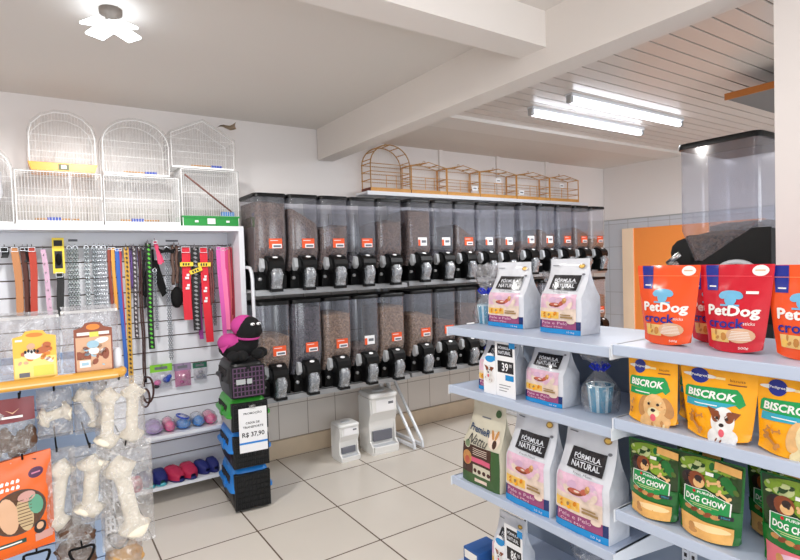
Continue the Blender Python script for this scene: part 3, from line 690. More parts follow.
# slippers and small packs on the shelves
def slipper(x, y, z, rz, L, sole, top, label, strap=None):
    o = thing('slipper', label, 'slipper', (x, y, z), rz=rz, group='slippers on the cabinet shelves')
    L *= 1.12; W = L * .50
    def outline(s, k):
        pts = []
        for i in range(20):
            a = 2 * PI * i / 20; yy = -math.cos(a) * L / 2; q = (yy / L + .5)
            wd = W / 2 * (1.0 - .22 * q) * s; pts.append((math.sin(a) * wd, yy * s, k))
        return pts
    b = MB(); b.loft([outline(.96, 0), outline(1, .006), outline(1, .016), outline(.97, .02)], sole); b.build('sole', o)
    b = MB()
    def up(u, v):
        a = PI * u; yy = -L * .49 + v * L * .80; w = W / 2 * (1.02 - .12 * v) * math.sqrt(min(1, .12 + v * 2.2)); c = math.cos(a)
        return (-math.copysign(abs(c) ** .6, c) * w, yy, .012 + math.sin(a) ** .5 * (.03 + .035 * min(1, v * 1.5)))
    b.surf(up, 12, 8, top); b.surf(lambda u, v: tuple(Vector(up(u, v)) * .93 + Vector((0, 0, .001))), 12, 8, top); b.build('upper', o)
    if strap:
        b = MB(); b.surf(lambda u, v: tuple(Vector(up(u, .62 + v * .34)) * 1.03), 12, 2, strap); b.build('trim', o)
mat('navy', (28, 36, 104), .6, bump=.2, bscale=120); mat('teal', (84, 178, 190), .5); mat('crimson', (178, 34, 74), .6, bump=.2, bscale=120); mat('lilac', (176, 150, 200), .5, bump=.3, bscale=50); mat('pinkc', (244, 140, 176), .5); mat('skyb', (60, 140, 216), .5); mat('hotpink', (238, 90, 150), .5)
sy = 3.79
slipper(.455, sy, .118, .1, .17, 'crimson', 'crimson', 'crimson slipper partly hidden behind the hanging bone packs', 'navy')
slipper(.53, sy, .118, .15, .165, 'teal', 'navy', 'navy slipper with teal sole, first of the pair', 'navy')
slipper(.605, sy, .118, .05, .165, 'teal', 'navy', 'navy slipper with teal sole, nearer the crimson pair', 'navy')
slipper(.695, sy, .118, .30, .18, 'navy', 'crimson', 'crimson slipper with navy sole beside the navy and teal pair', 'crimson')
slipper(.785, sy, .118, .10, .18, 'navy', 'crimson', 'crimson slipper with navy sole nearer the plain navy pair', 'crimson')
slipper(.872, sy + .01, .118, .3, .14, 'navy', 'navy', 'plain navy slipper beside the crimson pair')
slipper(.945, sy + .01, .118, .05, .14, 'navy', 'navy', 'plain navy slipper nearest the pet carriers')
def packed(x, label, ca, cb, loopm=None, w=.085):
    o = thing('packed_bootie', label, 'pet shoes', (x, 3.80, .445), group='small packs on the upper cabinet shelf')
    b = MB(); b.ball((0, -.03, .035), .042, ca, (w / .085, 1.15, .80), f=lambda d: 1 + .1 * noise.noise(d * 3 + Vector((x * 9, 0, 0)))); b.ball((0, .05, .04), .038, cb, (w / .085, 1.1, .9)); b.build('bootie', o)
    if loopm:
        b = MB(); b.tube([(.035 * math.cos(a), -.01 + .07 * math.sin(a), .078 - .01 * math.cos(a)) for a in [2 * PI * q / 14 for q in range(14)]], .006, loopm, 6, closed=True); b.build('loop', o)
    b = MB(); b.ball((0, .01, .042), .058, 'film', (w / .1, 1.75, .75), f=lambda d: 1 + .12 * noise.noise(d * 4)); b.build('wrapper', o)
packed(.585, 'lilac bootie pack at the hanging-bone end of the upper shelf', 'lilac', 'lilac', w=.105)
packed(.675, 'pale pink bootie pack beside the lilac one', 'hotpink', 'pinkc', w=.07)
packed(.762, 'white bootie pack with a blue looped cord', 'skyb', mat('palewhite', (214, 220, 236), .5), 'acc_blue', w=.095)
packed(.858, 'sky blue bootie pack beside the looped cord', 'skyb', 'palewhite', w=.08)
packed(.938, 'hot pink bootie pack nearest the pet carriers', 'hotpink', 'pinkc', w=.08)

# ================================================================ WHITE WIRE CAGES
def wire_panel(b, p0, ux, uz, w, h, step, r=.0012, nh=4):
    """vertical bars plus a few horizontal ones in the plane p0 + s*ux + t*uz"""
    p0 = Vector(p0); ux = Vector(ux); uz = Vector(uz); n = max(2, int(round(w / step)))
    for k in range(n + 1):
        s_ = w * k / n; b.tube([p0 + ux * s_, p0 + ux * s_ + uz * h], r, 'white_wire', 3, cap=False)
    for k in range(nh + 1):
        b.tube([p0 + uz * h * k / nh, p0 + ux * w + uz * h * k / nh], r * 1.3, 'white_wire', 3, cap=False)
def box_cage(x0, x1, z0, z1, label, trayM='white_wire', trayh=.02, perch=True, div=None):
    w = x1 - x0; h = z1 - z0; D = .22
    o = thing('wire_cage', label, 'bird cage', (x0, 3.765, z0), group='white wire cages on top of the display cabinet')
    b = MB(); b.box(0, w, 0, D, 0, trayh, trayM)
    if trayh > .04: b.box(-.006, w + .006, -.006, D + .006, trayh - .012, trayh, trayM); b.box(w * .42, w * .56, -.008, -.0055, trayh * .2, trayh * .75, 'paper_white'); b.box(w * .2, w * .26, -.008, -.0055, trayh * .35, trayh * .55, 'paper_white'); b.box(w * .76, w * .82, -.008, -.0055, trayh * .35, trayh * .55, 'paper_white')
    b.build('tray', o)
    b = MB()
    wire_panel(b, (0, 0, trayh), (1, 0, 0), (0, 0, 1), w, h - trayh, .0155, r=.0016, nh=2); wire_panel(b, (0, D, trayh), (1, 0, 0), (0, 0, 1), w, h - trayh, .0155)
    wire_panel(b, (0, 0, trayh), (0, 1, 0), (0, 0, 1), D, h - trayh, .0155); wire_panel(b, (w, 0, trayh), (0, 1, 0), (0, 0, 1), D, h - trayh, .0155)
    wire_panel(b, (0, 0, h), (1, 0, 0), (0, 1, 0), w, D, .0155, nh=3)
    for xx in (0, w):
        for yy in (0, D): b.tube([(xx, yy, 0), (xx, yy, h)], .003, 'white_wire', 4)
    for yy in (0, D):
        b.tube([(0, yy, h), (w, yy, h)], .003, 'white_wire', 4)
    if div: b.tube([(w * div, -.002, trayh), (w * div, -.002, h)], .003, 'dull_steel', 4)
    b.build('bars', o)
    b = MB(); b.tube([(w * .2, .02, trayh + .012), (w * .72, .02, trayh + .012)], .005, 'wood_orange', 6); b.box(w * .34, w * .5, .01, .03, trayh + .004, trayh + .022, 'acc_blue'); b.build('perch', o) if perch else None
    b = MB(); b.loft([rrect(-.012, w + .012, -.014, D + .01, z, .012, 2) for z in (trayh + .004, h * .5, h + .008)], 'cage_film'); b.build('plastic_wrap', o)
    return o
def arch_outline(w, h, n=16, flat=False):
    pts = [(0, 0)]; rr = w / 2; hs = h - rr * .82
    if flat: hs = h - rr * .62
    for k in range(n + 1):
        a = PI * k / n; pts.append((w / 2 - math.cos(a) * rr, hs + math.sin(a) * (h - hs)))
    pts.append((w, 0)); return pts
def top_cage(x0, x1, z0, z1, label, shape, tray=None, seg=16, wrap_above=0.0):
    w = x1 - x0; h = z1 - z0; D = .20
    o = thing('wire_cage', label, 'bird cage', (x0, 3.775, z0), group='white wire cages on top of the display cabinet')
    th = .05 if tray else .012
    b = MB()
    if tray:
        b.prism([(-.010, th), (.006, .0), (w - .006, .0), (w + .010, th)], 0.0, D, tray, 'y'); b.box(w * .42, w * .58, -.003, .0, .008, th - .008, mat('olive', (96, 104, 60), .5)); b.box(w * .46, w * .54, -.004, -.002, .016, th - .014, 'paper_white')
    else: b.box(0, w, 0, D, 0, th, 'white_wire')
    b.build('tray', o)
    pts = arch_outline(w, h, seg) if shape == 'arch' else [(0, 0), (0, h * .70), (w / 2, h), (w, h * .62), (w, 0)]
    def top(x):
        for (a, c), (d, e) in zip(pts, pts[1:]):
            if d - a > 1e-9 and a - 1e-9 <= x <= d + 1e-9: return c + (e - c) * (x - a) / (d - a)
        return h * .4
    b = MB(); n = int(w / .0165)
    for yy in (.004, D - .004):
        for k in range(1, n): b.tube([(w * k / n, yy, th), (w * k / n, yy, top(w * k / n))], .0008, 'white_wire', 3, cap=False)
        b.tube([(p[0], yy, max(p[1], th)) for p in pts], .0035, 'white_wire', 4)
        for q in (.33, .6): b.tube([(.002, yy, h * q), (w - .002, yy, h * q)], .0014, 'white_wire', 3, cap=False)
    for k in range(1, len(pts) - 1):
        b.tube([(pts[k][0], .004, pts[k][1]), (pts[k][0], D - .004, pts[k][1])], .0014, 'white_wire', 3, cap=False)
    b.build('bars', o)
    if not tray:
        b = MB(); b.tube([(w * .3, .015, .022), (w * .7, .015, .022)], .004, 'wood_orange', 5); b.box(w * .62, w * .8, .006, .02, .014, .028, 'acc_blue'); b.build('perch', o)
    b = MB(); pp = [(p[0] * 1.05 - w * .025 + .002 * noise.noise(Vector((p[0] * 30, p[1] * 30, x0))), max(p[1], th + .002) + (.012 if p[1] > .01 else 0)) for p in pts]
    n_ = len(pp); vs = []; fs = []
    for yy in (-.012, D + .008):
        vs += [(p[0], yy, p[1]) for p in pp]
    fs = [(k, k + 1, n_ + k + 1, n_ + k) for k in range(n_ - 1)]
    b.add(vs, fs, 'cage_film', True); b.add(vs, [tuple(range(n_)), tuple(range(2 * n_ - 1, n_ - 1, -1))], 'cage_film')
    b.build('plastic_wrap', o)
    return o
ZT = 1.787
box_cage(-.083, .349, ZT + .002, 2.095, 'wide white wire cage with a centre divider under the yellow-tray cage', div=.62)
box_cage(.362, .796, ZT + .002, 2.095, 'wide white wire cage under the round-topped wrapped cage')
o = box_cage(.815, 1.185, ZT + .002, 2.165, 'white wire cage on a green tray beside the dispensers', 'green_plastic', .068, perch=False)
b = MB(); b.tube([(.02, -.004, .34), (.32, -.004, .10)], .006, 'wood_dark', 6); b.build('perch', o)
b = MB(); b.box(.26, .345, .01, .05, .07, .10, 'skyb'); b.build('feeder', o)
top_cage(-.008, .325, 2.103, 2.450, 'many-sided arched wire cage on a bright yellow tray', 'arch', 'yellow_plastic', seg=7)
top_cage(.366, .745, 2.105, 2.450, 'round-topped wire cage wrapped in clear plastic, without a coloured tray', 'arch', None)
o = top_cage(.765, 1.170, 2.175, 2.495, 'gable-roofed wire cage wrapped in clear plastic above the green tray', 'gable', None)
b = MB(); b.surf(lambda u, v: (.30 + .13 * u, -.01 + .03 * math.sin(v * 3) , .29 + .05 * u * (v - .1) + .01 * math.sin(7 * u)), 6, 4, mat('brown_film', (150, 132, 112), .5)); b.build('loose_wrap', o)
top_cage(-.46, -.098, ZT + .003, 2.235, 'white plastic-wrapped arched cage at the outer end of the cabinet top', 'arch', None)
b = MB(); b.ball((-.28, 3.87, 2.0), .15, mat('white_film_stuff', (228, 230, 236), .4, bump=.9, bscale=24), (.95, .55, 1.15), f=lambda d: 1 + .2 * noise.noise(d * 4)); tag(b.build('plastic_bundle'), 'bundle of crumpled white plastic inside the outermost arched cage', 'plastic bag')

# ================================================================ PET CARRIERS
def carrier(z, h, w, d, top, low, door, label, side_vents=True, handle=True):
    o = thing('pet_carrier', label, 'pet carrier', (1.068, 3.480, z), rz=R(-5), group='stack of pet carriers')
    zm = h * .50
    b = MB(); b.loft([rrect(-w * .40, w * .40, -d * .43, d * .44, 0, .03, 3), rrect(-w * .43, w * .43, -d * .455, d * .46, .03, .035, 3), rrect(-w * .48, w * .48, -d * .485, d * .485, zm, .04, 3)], low, cap=(True, True))
    b.build('lower_shell', o)
    b = MB(); b.loft([rrect(-w * .53, w * .53, -d * .50, d * .53, zm - .008, .045, 3), rrect(-w * .53, w * .53, -d * .50, d * .53, zm + .006, .045, 3), rrect(-w * .485, w * .485, -d * .487, d * .49, zm + .012, .045, 3), rrect(-w * .44, w * .44, -d * .47, d * .46, h * .82, .045, 3), rrect(-w * .40, w * .40, -d * .455, d * .42, h * .94, .04, 3), rrect(-w * .34, w * .34, -d * .40, d * .37, h, .04, 3)], top)
    b.build('upper_shell', o)
    b = MB()
    for sx in (-1, 1):
        for k in range(6):
            y = -d * .26 + k * d * .10
            M1 = Matrix.Rotation(sx * R(-9), 4, 'Y')
            b.box(sx * w * .472 - .004, sx * w * .472 + .004, y, y + d * .05, h * .60, h * .78, 'slot_dark')
    b.build('side_vent', o)
    # door frame and grille
    b = MB(); yf = -d * .50
    b.box(-w * .43, w * .43, yf - .004, yf + .03, h * .05, h * .90, mat('carrier_mouth', (8, 8, 9), .6)); fr_ = b.build('door_frame', o)
    b = MB()
    nb = 8
    for k in range(nb + 1): x = -w * .38 + w * .76 * k / nb; b.box(x - .003, x + .003, yf - .010, yf - .005, h * .09, h * .86, door)
    for k in range(7): zz = h * (.09 + .77 * k / 6); b.box(-w * .38, w * .38, yf - .011, yf - .006, zz - .003, zz + .003, door)
    dr_ = b.build('door', o)
    b = MB(); b.bbox(-w * .05, w * .05, yf - .018, yf - .008, h * .82, h * .90, 'black_plastic', .003); b.build('latch', dr_)
    for sx in (-1, 1):
        b = MB(); b.bbox(sx * w * .50 - .012, sx * w * .50 + .012, -d * .1, d * .06, zm - .02, zm + .035, top, .004); b.build('side_clip', o)
    if handle:
        b = MB(); b.tube([(0, -d * .14, h - .003), (0, -d * .12, h + .006), (0, d * .12, h + .006), (0, d * .14, h - .003)], .007, top, 6); b.build('handle', o)
    return o
carrier(0, .258, .252, .42, 'blue_plastic', 'black_plastic', 'black_plastic', 'black pet carrier with blue top standing on the floor, bottom of the stack', handle=False)
carrier(.260, .228, .252, .42, 'blue_plastic', 'black_plastic', 'black_plastic', 'black pet carrier with blue top, second from the bottom of the stack', handle=False)
carrier(.490, .200, .256, .42, 'carrier_green', 'carrier_grey', 'black_plastic', 'grey pet carrier with bright green top, behind the promotion sign', handle=False)
o = carrier(.692, .225, .240, .40, mat('black_soft', (22, 22, 24), .45), 'black_soft', 'carrier_purple', 'all black pet carrier with purple door grille, top of the stack', handle=False)
b = MB(); b.box(-.075, -.02, -.216, -.212, .095, .125, 'carrier_grey'); b.box(-.01, .02, -.216, -.212, .095, .125, 'carrier_grey'); b.build('sticker', o)
# promotion sign hung on the stack
o = thing('price_sign', 'white promotion sign priced R$ 37,90 hung on the green carrier', 'sign', (1.055, 3.234, .375), rz=R(-5))
b = MB(); b.box(-.085, .085, 0, .002, 0, .27, 'paper_white')
F_ = lambda x, y: (x, -.0006, y)
for s_, x, y, w, h in (('PROMOÇÃO', -.055, .228, .11, .018), ('CAIXA DE', -.045, .172, .085, .014), ('TRANSPORTE', -.062, .146, .124, .014), ('R$ 37,90', -.068, .088, .135, .034)):
    b.flat(P_text(s_, x, y, w, h, bold=.02), 'ink', F_, 0)
b.flat(P_rect(-.085, .050, .085, .062), 'blue_plastic', F_, 0)
b.build('sheet', o)
b = MB(); b.bbox(-.018, .018, -.004, .012, .262, .285, 'film_bag', .002); b.build('hook_tape', o)

# plush toy lying on the top carrier
o = thing('plush_toy', 'black plush animal with pink hood, collar and cape lying on the top carrier', 'plush toy', (1.05, 3.42, .918), rz=R(12))
b = MB(); b.ball((.0, .03, .075), .10, 'plush_black', (1.15, 1.25, .80), u=20, v=14, f=lambda d: 1 + .05 * noise.noise(d * 3))
b.ball((.03, -.04, .11), .075, 'plush_black', (1.0, .8, 1.1), u=18, v=12); b.build('body', o)
b = MB(); b.ball((.035, -.055, .190), .080, 'plush_black', (1.05, .95, 1.05), u=18, v=12); b.ball((.058, -.10, .18), .038, 'plush_black', (1.15, .9, .9)); hd = b.build('head', o)
b = MB()
for dx in (-.012, .03): b.ball((.037 + dx, -.124, .228), .012, 'paper_white', (1.3, .6, .8)); b.ball((.040 + dx, -.1315, .226), .004, 'black_rubber')
b.build('eye', hd)
b = MB(); b.surf(lambda u, v: (.03 + .066 * math.cos(PI * (1.0 * u)) * math.cos(v * PI / 2), -.045 + (.075 * math.sin(PI * u) - .02) * math.cos(v * PI / 2) + .01 * v, .212 + .062 * math.sin(v * PI / 2)), 16, 8, 'plush_pink')
b.ball((.015, -.028, .215), .080, 'plush_pink', (1.02, .88, .86), u=16, v=10); b.build('hood', hd)
b = MB(); b.tube([(.033 + .064 * math.cos(a), -.05 + .058 * math.sin(a), .142 + .008 * math.sin(a)) for a in [2 * PI * k / 20 for k in range(20)]], .010, 'plush_pink', 6, closed=True); b.build('collar', o)
b = MB(); b.surf(lambda u, v: (-.065 - .075 * v + .06 * u * (1 - v * .2), -.045 + .17 * u, .165 - .085 * v - .02 * (2 * u - 1) ** 2), 8, 8, 'plush_pink')
b.ball((-.05, .03, .110), .062, 'plush_pink', (1.2, 1.5, .95)); b.build('cape', o)
for sx, sy_ in ((-.085, -.07), (.115, -.06), (-.04, -.09), (.065, -.10)):
    b = MB(); b.ball((sx, sy_, .035), .042, 'plush_black', (.9, 1.15, .8)); b.build('paw', o)

# ================================================================ PET FEEDERS
def feeder(x, y, w, d, h, rz, label):
    o = thing('pet_feeder', label, 'pet feeder', (x, y, 0), rz=rz, group='white gravity pet feeders')
    m = 'feeder_white'
    b = MB(); w2 = w / 2
    back = [(d * .30, .03 * h), (d * 1.0, .03 * h), (d * 1.0, .93 * h), (d * .12, .93 * h), (d * .08, .90 * h), (d * .06, .68 * h), (d * .22, .52 * h), (d * .26, .36 * h), (d * .30, .35 * h)]
    b.prism(back, -w2 + .012, w2 - .012, m, 'x')
    for sx in (-1, 1):
        side = [(d * .02, .03 * h), (d * 1.0, .03 * h), (d * 1.0, .90 * h), (d * .14, .90 * h), (d * .10, .66 * h), (d * .22, .50 * h), (d * .20, .20 * h), (d * .02, .13 * h)]
        b.prism(side, sx * (w2 - .006) - .006, sx * (w2 - .006) + .006, m, 'x')
    b.build('body', o)
    b = MB(); b.bbox(-w2 * .72, w2 * .72, d * .20, d * .31, h * .19, h * .36, 'feeder_dark', .005); b.build('opening', o)
    b = MB(); b.loft([rrect(-w2, w2, 0, d * .98, .0, .02, 3), rrect(-w2, w2, -.004, d * .98, .035 * h, .02, 3)], m); b.build('base', o)
    b = MB(); b.prism([(-.0, .03 * h), (d * .32, .03 * h), (d * .32, .20 * h), (d * .24, .13 * h), (0, .13 * h), (-.006, .12 * h)], -w2 * .86, w2 * .86, m, 'x'); b.box(-w2 * .8, w2 * .8, d * .02, d * .25, .131 * h, .134 * h, 'grey_clip'); b.build('tray', o)
    b = MB(); b.loft([rrect(-w2 - .004, w2 + .004, d * .02, d + .002, .92 * h, .025, 3), rrect(-w2 - .004, w2 + .004, d * .02, d + .002, .965 * h, .025, 3), rrect(-w2 * .92, w2 * .92, d * .10, d * .96, .985 * h, .02, 3)], m); ld = b.build('lid', o)
    b = MB(); b.lathe([(w * .22, 0), (w * .24, .012 * h), (w * .20, .02 * h)], 'grey_clip', (0, d * .5, .985 * h), sy=.7); b.build('grip', ld)
    b = MB(); b.box(-w2 * .62, w2 * .75, d * .045, d * .055, h * .69, h * .88, 'paper_white'); b.box(w2 * .30, w2 * .68, d * .04, d * .045, h * .80, h * .84, 'ink_soft'); b.build('sticker', o)
feeder(2.225, 3.585, .235, .24, .485, R(-4), 'large white gravity pet feeder on the floor beside the rack leg')
feeder(1.925, 3.61, .165, .17, .290, R(0), 'small white gravity pet feeder on the floor next to the large one')

# ================================================================ LEFT GONDOLA (near the camera)
t = thing('treat_gondola', 'blue-white treat gondola with a yellow-edged top shelf', 'gondola', (-1.0, 1.75, 0))
GX = 1.19
b = MB(); b.box(0, GX, .02, .40, 1.188, 1.214, 'shelf_blue_white'); sh = b.build('shelf', t)
b = MB(); b.tube([(0, .0, 1.207), (GX - .02, .0, 1.207), (GX, .01, 1.207), (GX + .004, .03, 1.207)], .0145, 'shelf_lip_yellow', 10); b.box(0, GX - .01, -.0155, -.012, 1.203, 1.207, mat('lip_cream', (244, 206, 150), .3)); b.build('shelf_lip', sh)
b = MB(); b.lathe([(.011, 0), (.012, .03), (.012, .055), (.006, .066)], 'white_board', (GX - .004, .04, 1.21), 12); b.build('end_peg', sh)
b = MB(); zz = .16
while zz < 1.18: b.box(0, GX - .035, .365, .380, zz, zz + .086, 'blue_slat'); zz += .09
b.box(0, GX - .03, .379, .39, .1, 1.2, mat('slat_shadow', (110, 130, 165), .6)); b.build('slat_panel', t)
b = MB(); b.box(GX - .032, GX, .36, .40, 0, 1.30, 'white_metal')
zz = .1
while zz < 1.18: b.box(GX - .026, GX - .020, .358, .361, zz, zz + .014, 'slot_dark'); b.box(GX - .013, GX - .007, .358, .361, zz, zz + .014, 'slot_dark'); zz += .024
b.build('upright', t)
b = MB(); b.box(0, GX, .20, .44, 0, .14, 'shelf_blue_white'); b.build('base', t)
def ghook(x, z, y0=.0):
    b = MB(); b.tube([(x + 1.0, .362, z), (x + 1.0, y0 + .01, z + .006), (x + 1.0, y0 - .004, z + .022)], .0026, 'black_rubber', 5); b.build('hook', t)
GT = t
def film_pouch(o, w, h, mt='film_bag', puff=.025, nz=.012, seed=0, name='film_bag'):
    b = MB()
    for s_ in (-1, 1):
        def fn(u, v, s=s_):
            x = (u - .5) * w; e = math.sin(PI * u) ** .6 * math.sin(PI * min(1, v * 1.0)) ** .5
            n_ = nz * noise.noise(Vector((x * 26 + seed, v * h * 26, s * 2.0 + seed))) * e
            return (x + .004 * noise.noise(Vector((v * 12, seed, u))), s * (puff * e + .001) + n_, v * h)
        b.surf(fn, 18, 20, mt)
    return b.build(name, o)
# pouches standing on the top shelf
def shelf_pouch(x0, x1, cx0, cx1, h, ch, art, label, rz):
    w = x1 - x0; o = thing('treat_pouch', label, 'treat pouch', ((x0 + x1) / 2, 1.80, 1.217), rz=rz, group='clear treat pouches on the yellow-edged shelf')
    b = MB(); c = (cx0 + cx1) / 2 - (x0 + x1) / 2; cw = cx1 - cx0; art(b, c, cw, ch); b.build('card', o)
    film_pouch(o, w, h, 'pouch_film', .03, .008, x0 * 7)
    b = MB(); b.box(-w / 2, w / 2, -.004, .004, h * .89, h * .93, 'c_white'); b.build('zip_seal', o)
    return o
mat('c_yel', (244, 190, 70), .5); mat('c_yel2', (250, 222, 130), .5); mat('c_oran', (232, 132, 44), .5); mat('c_brn', (140, 72, 46), .5); mat('c_tanp', (214, 170, 136), .5); mat('c_white', (238, 236, 232), .5); mat('c_lime', (214, 216, 90), .5); mat('c_blueg', (160, 196, 214), .5)
mat('c_food', (186, 98, 50), .5)
def card_base(b, c, w, h, m, rim, y=-.034):
    fn = lambda X, Z: (c + X, y, Z)
    b.prism([(c - w / 2, 0), (c + w / 2, 0), (c + w / 2, h * .86), (c + w * .28, h * .90), (c + w * .2, h * .98), (c, h), (c - w * .2, h * .98), (c - w * .28, h * .90), (c - w / 2, h * .86)], y, y + .004, m, 'y')
    L = lambda k: (lambda X, Z: (c + X, y - .0006 * k, Z))
    return L
def art1(b, c, w, h):
    L = card_base(b, c, w, h, 'c_yel', None)
    b.flat(P_rect(-w * .48, h * .02, w * .48, h * .45), 'c_yel2', L(1), 0)
    b.flat(P_ell(-.0, h * .90, w * .2, h * .045), 'c_oran', L(1), 0)
    scatter(lambda p, m: b.flat(p, m, L(2), 0), -w * .44, h * .3, w * .46, h * .72, ('c_yel2', 'c_food', 'c_white', 'c_tanp', 'c_oran'), 22, w * .04, w * .12, 2)
    b.flat(P_ell(-w * .05, h * .50, w * .20, h * .10), 'c_white', L(3), 0)
    b.flat(P_ell(w * .18, h * .58, w * .2, h * .07, rot=.3), 'c_food', L(4), 0); b.flat(P_ell(w * .28, h * .68, w * .1, h * .06), 'c_food', L(4), 0)
    for q in range(5): b.flat(P_ell(-w * (.22 - .07 * q), h * (.56 + .02 * (q % 2)), w * .03, h * .035), 'ink', L(5), 0)
    b.flat(P_rect(-w * .38, h * .05, -w * .14, h * .14), 'ink_soft', L(3), 0); b.flat(P_rect(-w * .05, h * .05, w * .42, h * .26), 'c_lime', L(2), 0)
    b.flat(P_rect(-w * .44, h * .78, -w * .28, h * .82), 'c_white', L(2), 0)
def art2(b, c, w, h):
    L = card_base(b, c, w, h, 'c_brn', None)
    b.flat(P_rect(-w * .46, h * .02, w * .46, h * .70), 'c_tanp', L(1), 0)
    b.flat(P_ell(0, h * .90, w * .18, h * .06), 'c_oran', L(1), 0); b.flat(P_rect(-w * .42, h * .74, w * .42, h * .80), 'c_white', L(1), 0)
    b.flat(P_rect(-w * .1, h * .70, w * .14, h * .80), 'c_lime', L(2), 0)
    scatter(lambda p, m: b.flat(p, m, L(2), 0), -w * .44, h * .1, w * .46, h * .70, ('c_tanp', 'c_brn', 'c_white', 'c_tanp', 'c_blueg', 'c_food'), 26, w * .04, w * .11, 6)
    b.flat(P_ell(-w * .02, h * .55, w * .16, h * .08), 'c_blueg', L(3), 0); b.flat(P_ell(w * .2, h * .62, w * .2, h * .06, rot=.2), 'c_white', L(2), 0)
    b.flat(P_ell(0, h * .42, w * .14, h * .07), 'c_white', L(3), 0)
    b.flat(P_rect(-w * .44, h * .26, -w * .08, h * .42), 'c_brn', L(2), 0); b.flat(P_rect(-w * .38, h * .10, -w * .1, h * .24), 'c_white', L(3), 0); b.flat(P_rect(-w * .33, h * .14, -w * .15, h * .2), 'c_blueg', L(4), 0)
    b.flat(P_ell(w * .3, h * .35, w * .1, h * .12), 'c_brn', L(2), 0)
shelf_pouch(-.095, .045, -.064, .034, .180, .132, art1, 'clear zip pouch with yellow card on the yellow-edged shelf', .02)
shelf_pouch(.049, .192, .076, .172, .188, .142, art2, 'clear zip pouch with brown card on the yellow-edged shelf', .02)
shelf_pouch(-.25, -.10, -.22, -.13, .175, .125, art2, 'clear zip pouch at the outer end of the yellow-edged shelf', .02)

def bone_mesh(o, L, r, tilt=0, cx=0, cz=0, yy=0):
    b = MB(); M1 = Matrix.Translation((cx, yy, cz)) @ Matrix.Rotation(tilt, 4, 'Y')
    prof = []
    for k in range(19):
        q = k / 18.0; e = abs(q - .5) * 2
        rr = r * (.62 + (.75 * math.exp(-((e - .74) / .16) ** 2)) + .12 * math.exp(-((e - .95) / .08) ** 2))
        if q in (0, 1): rr *= .55
        prof.append((rr, (q - .5) * L))
    rings = []
    for i, (rr, z) in enumerate(prof):
        rings.append([(rr * math.cos(2 * PI * k / 16) * (1.15 + .10 * noise.noise(Vector((k * .7, z * 40, cx * 30)))), rr * math.sin(2 * PI * k / 16) * .72, z + .006 * math.sin(2 * PI * k / 16 * 2 + i)) for k in range(16)])
    b.loft(rings, 'bone', M=M1)
    for sgn in (-1, 1):
        b.ball((r * .55 * sgn, -r * .25, L * .36 * sgn), r * .62, 'bone', (1.1, .7, .8), M=M1); b.ball((-r * .5 * sgn, -r * .2, L * .39 * sgn), r * .58, 'bone', (1.0, .7, .9), M=M1)
    return b.build('rawhide_bone', o)
def bone_pack(x0, x1, z0, z1, label, r, tilt, y=1.79, n=1, L=None):
    w = x1 - x0; h = z1 - z0
    o = thing('rawhide_pack', label, 'dog chew', ((x0 + x1) / 2, y, z0), group='clear packs of rawhide bones hanging on hooks')
    for k in range(n):
        bone_mesh(o, L or h * .80, r, tilt, (k - (n - 1) / 2) * w * .5, h * .46, .012 * (k % 2))
    film_pouch(o, w, h, 'film_bag', .036, .02, x0 * 11 + z0)
    ghook((x0 + x1) / 2, z1 - .012, y - 1.75 - .02)
bone_pack(-.018, .066, 1.042, 1.180, 'small clear pack of rawhide chews beside the maroon-headed bag', .020, R(78), n=1, L=.075)
bone_pack(.070, .152, 1.036, 1.188, 'clear pack with a slanted rawhide bone, middle of the upper row', .019, R(-24), y=1.80)
bone_pack(.118, .250, .975, 1.192, 'tall clear rawhide pack at the gondola end, upper row', .023, R(4), y=1.77, n=2, L=.17)
bone_pack(-.022, .068, .765, 1.010, 'long rawhide bone pack overlapping the orange bag', .024, R(8), y=1.79, n=1, L=.19)
bone_pack(.052, .152, .785, 1.008, 'knotted rawhide bone pack, middle of the lower row', .028, R(6), y=1.775, n=1, L=.17)
bone_pack(.122, .262, .690, .998, 'largest rawhide bone pack at the gondola end, lower row', .030, R(-10), y=1.765, n=1, L=.25)
# maroon-headed chew bag
o = thing('chew_bag', 'clear chew bag with maroon header hanging at the upper left hook', 'dog chew', (-.085, 1.80, .975))
b = MB(); b.surf(lambda u, v: ((u - .5) * .125, -.012 - .018 * math.sin(PI * u) * (1 - v), .13 + v * .062), 10, 4, mat('maroon', (116, 24, 32), .3))
fn = lambda X, Z: (X, -.034, Z)
b.flat(P_text('PET', -.004, .142, .040, .010, bold=.02), 'c_white', fn, 0) if False else b.flat(P_rect(-.01, .143, .036, .149), 'c_white', fn, 0)
b.flat(P_poly((-.002, .166), (.014, .158), (.03, .168), (.014, .154)), 'c_tanp', fn, 0); b.build('header', o)
b = MB()
for k in range(6): b.ball((-.045 + .019 * k, 0, .055 + .012 * ((k * 7) % 3)), .02, 'chew_brown', (.8, .7, 1.7), f=lambda d: 1 + .25 * noise.noise(d * 3 + Vector((k, 0, 0))))
b.build('chews', o)
film_pouch(o, .125, .19, 'film_bag', .028, .01, 3)
b = MB(); b.box(-.03, .055, -.034, -.030, .008, .024, 'paper_white'); b.box(.048, .060, -.035, -.030, .008, .026, 'ink'); b.ball((-.045, -.03, .018), .014, mat('badge_green', (28, 70, 60), .5), (1.2, .3, 1)); b.build('bottom_strip', o)
ghook(-.055, 1.165)
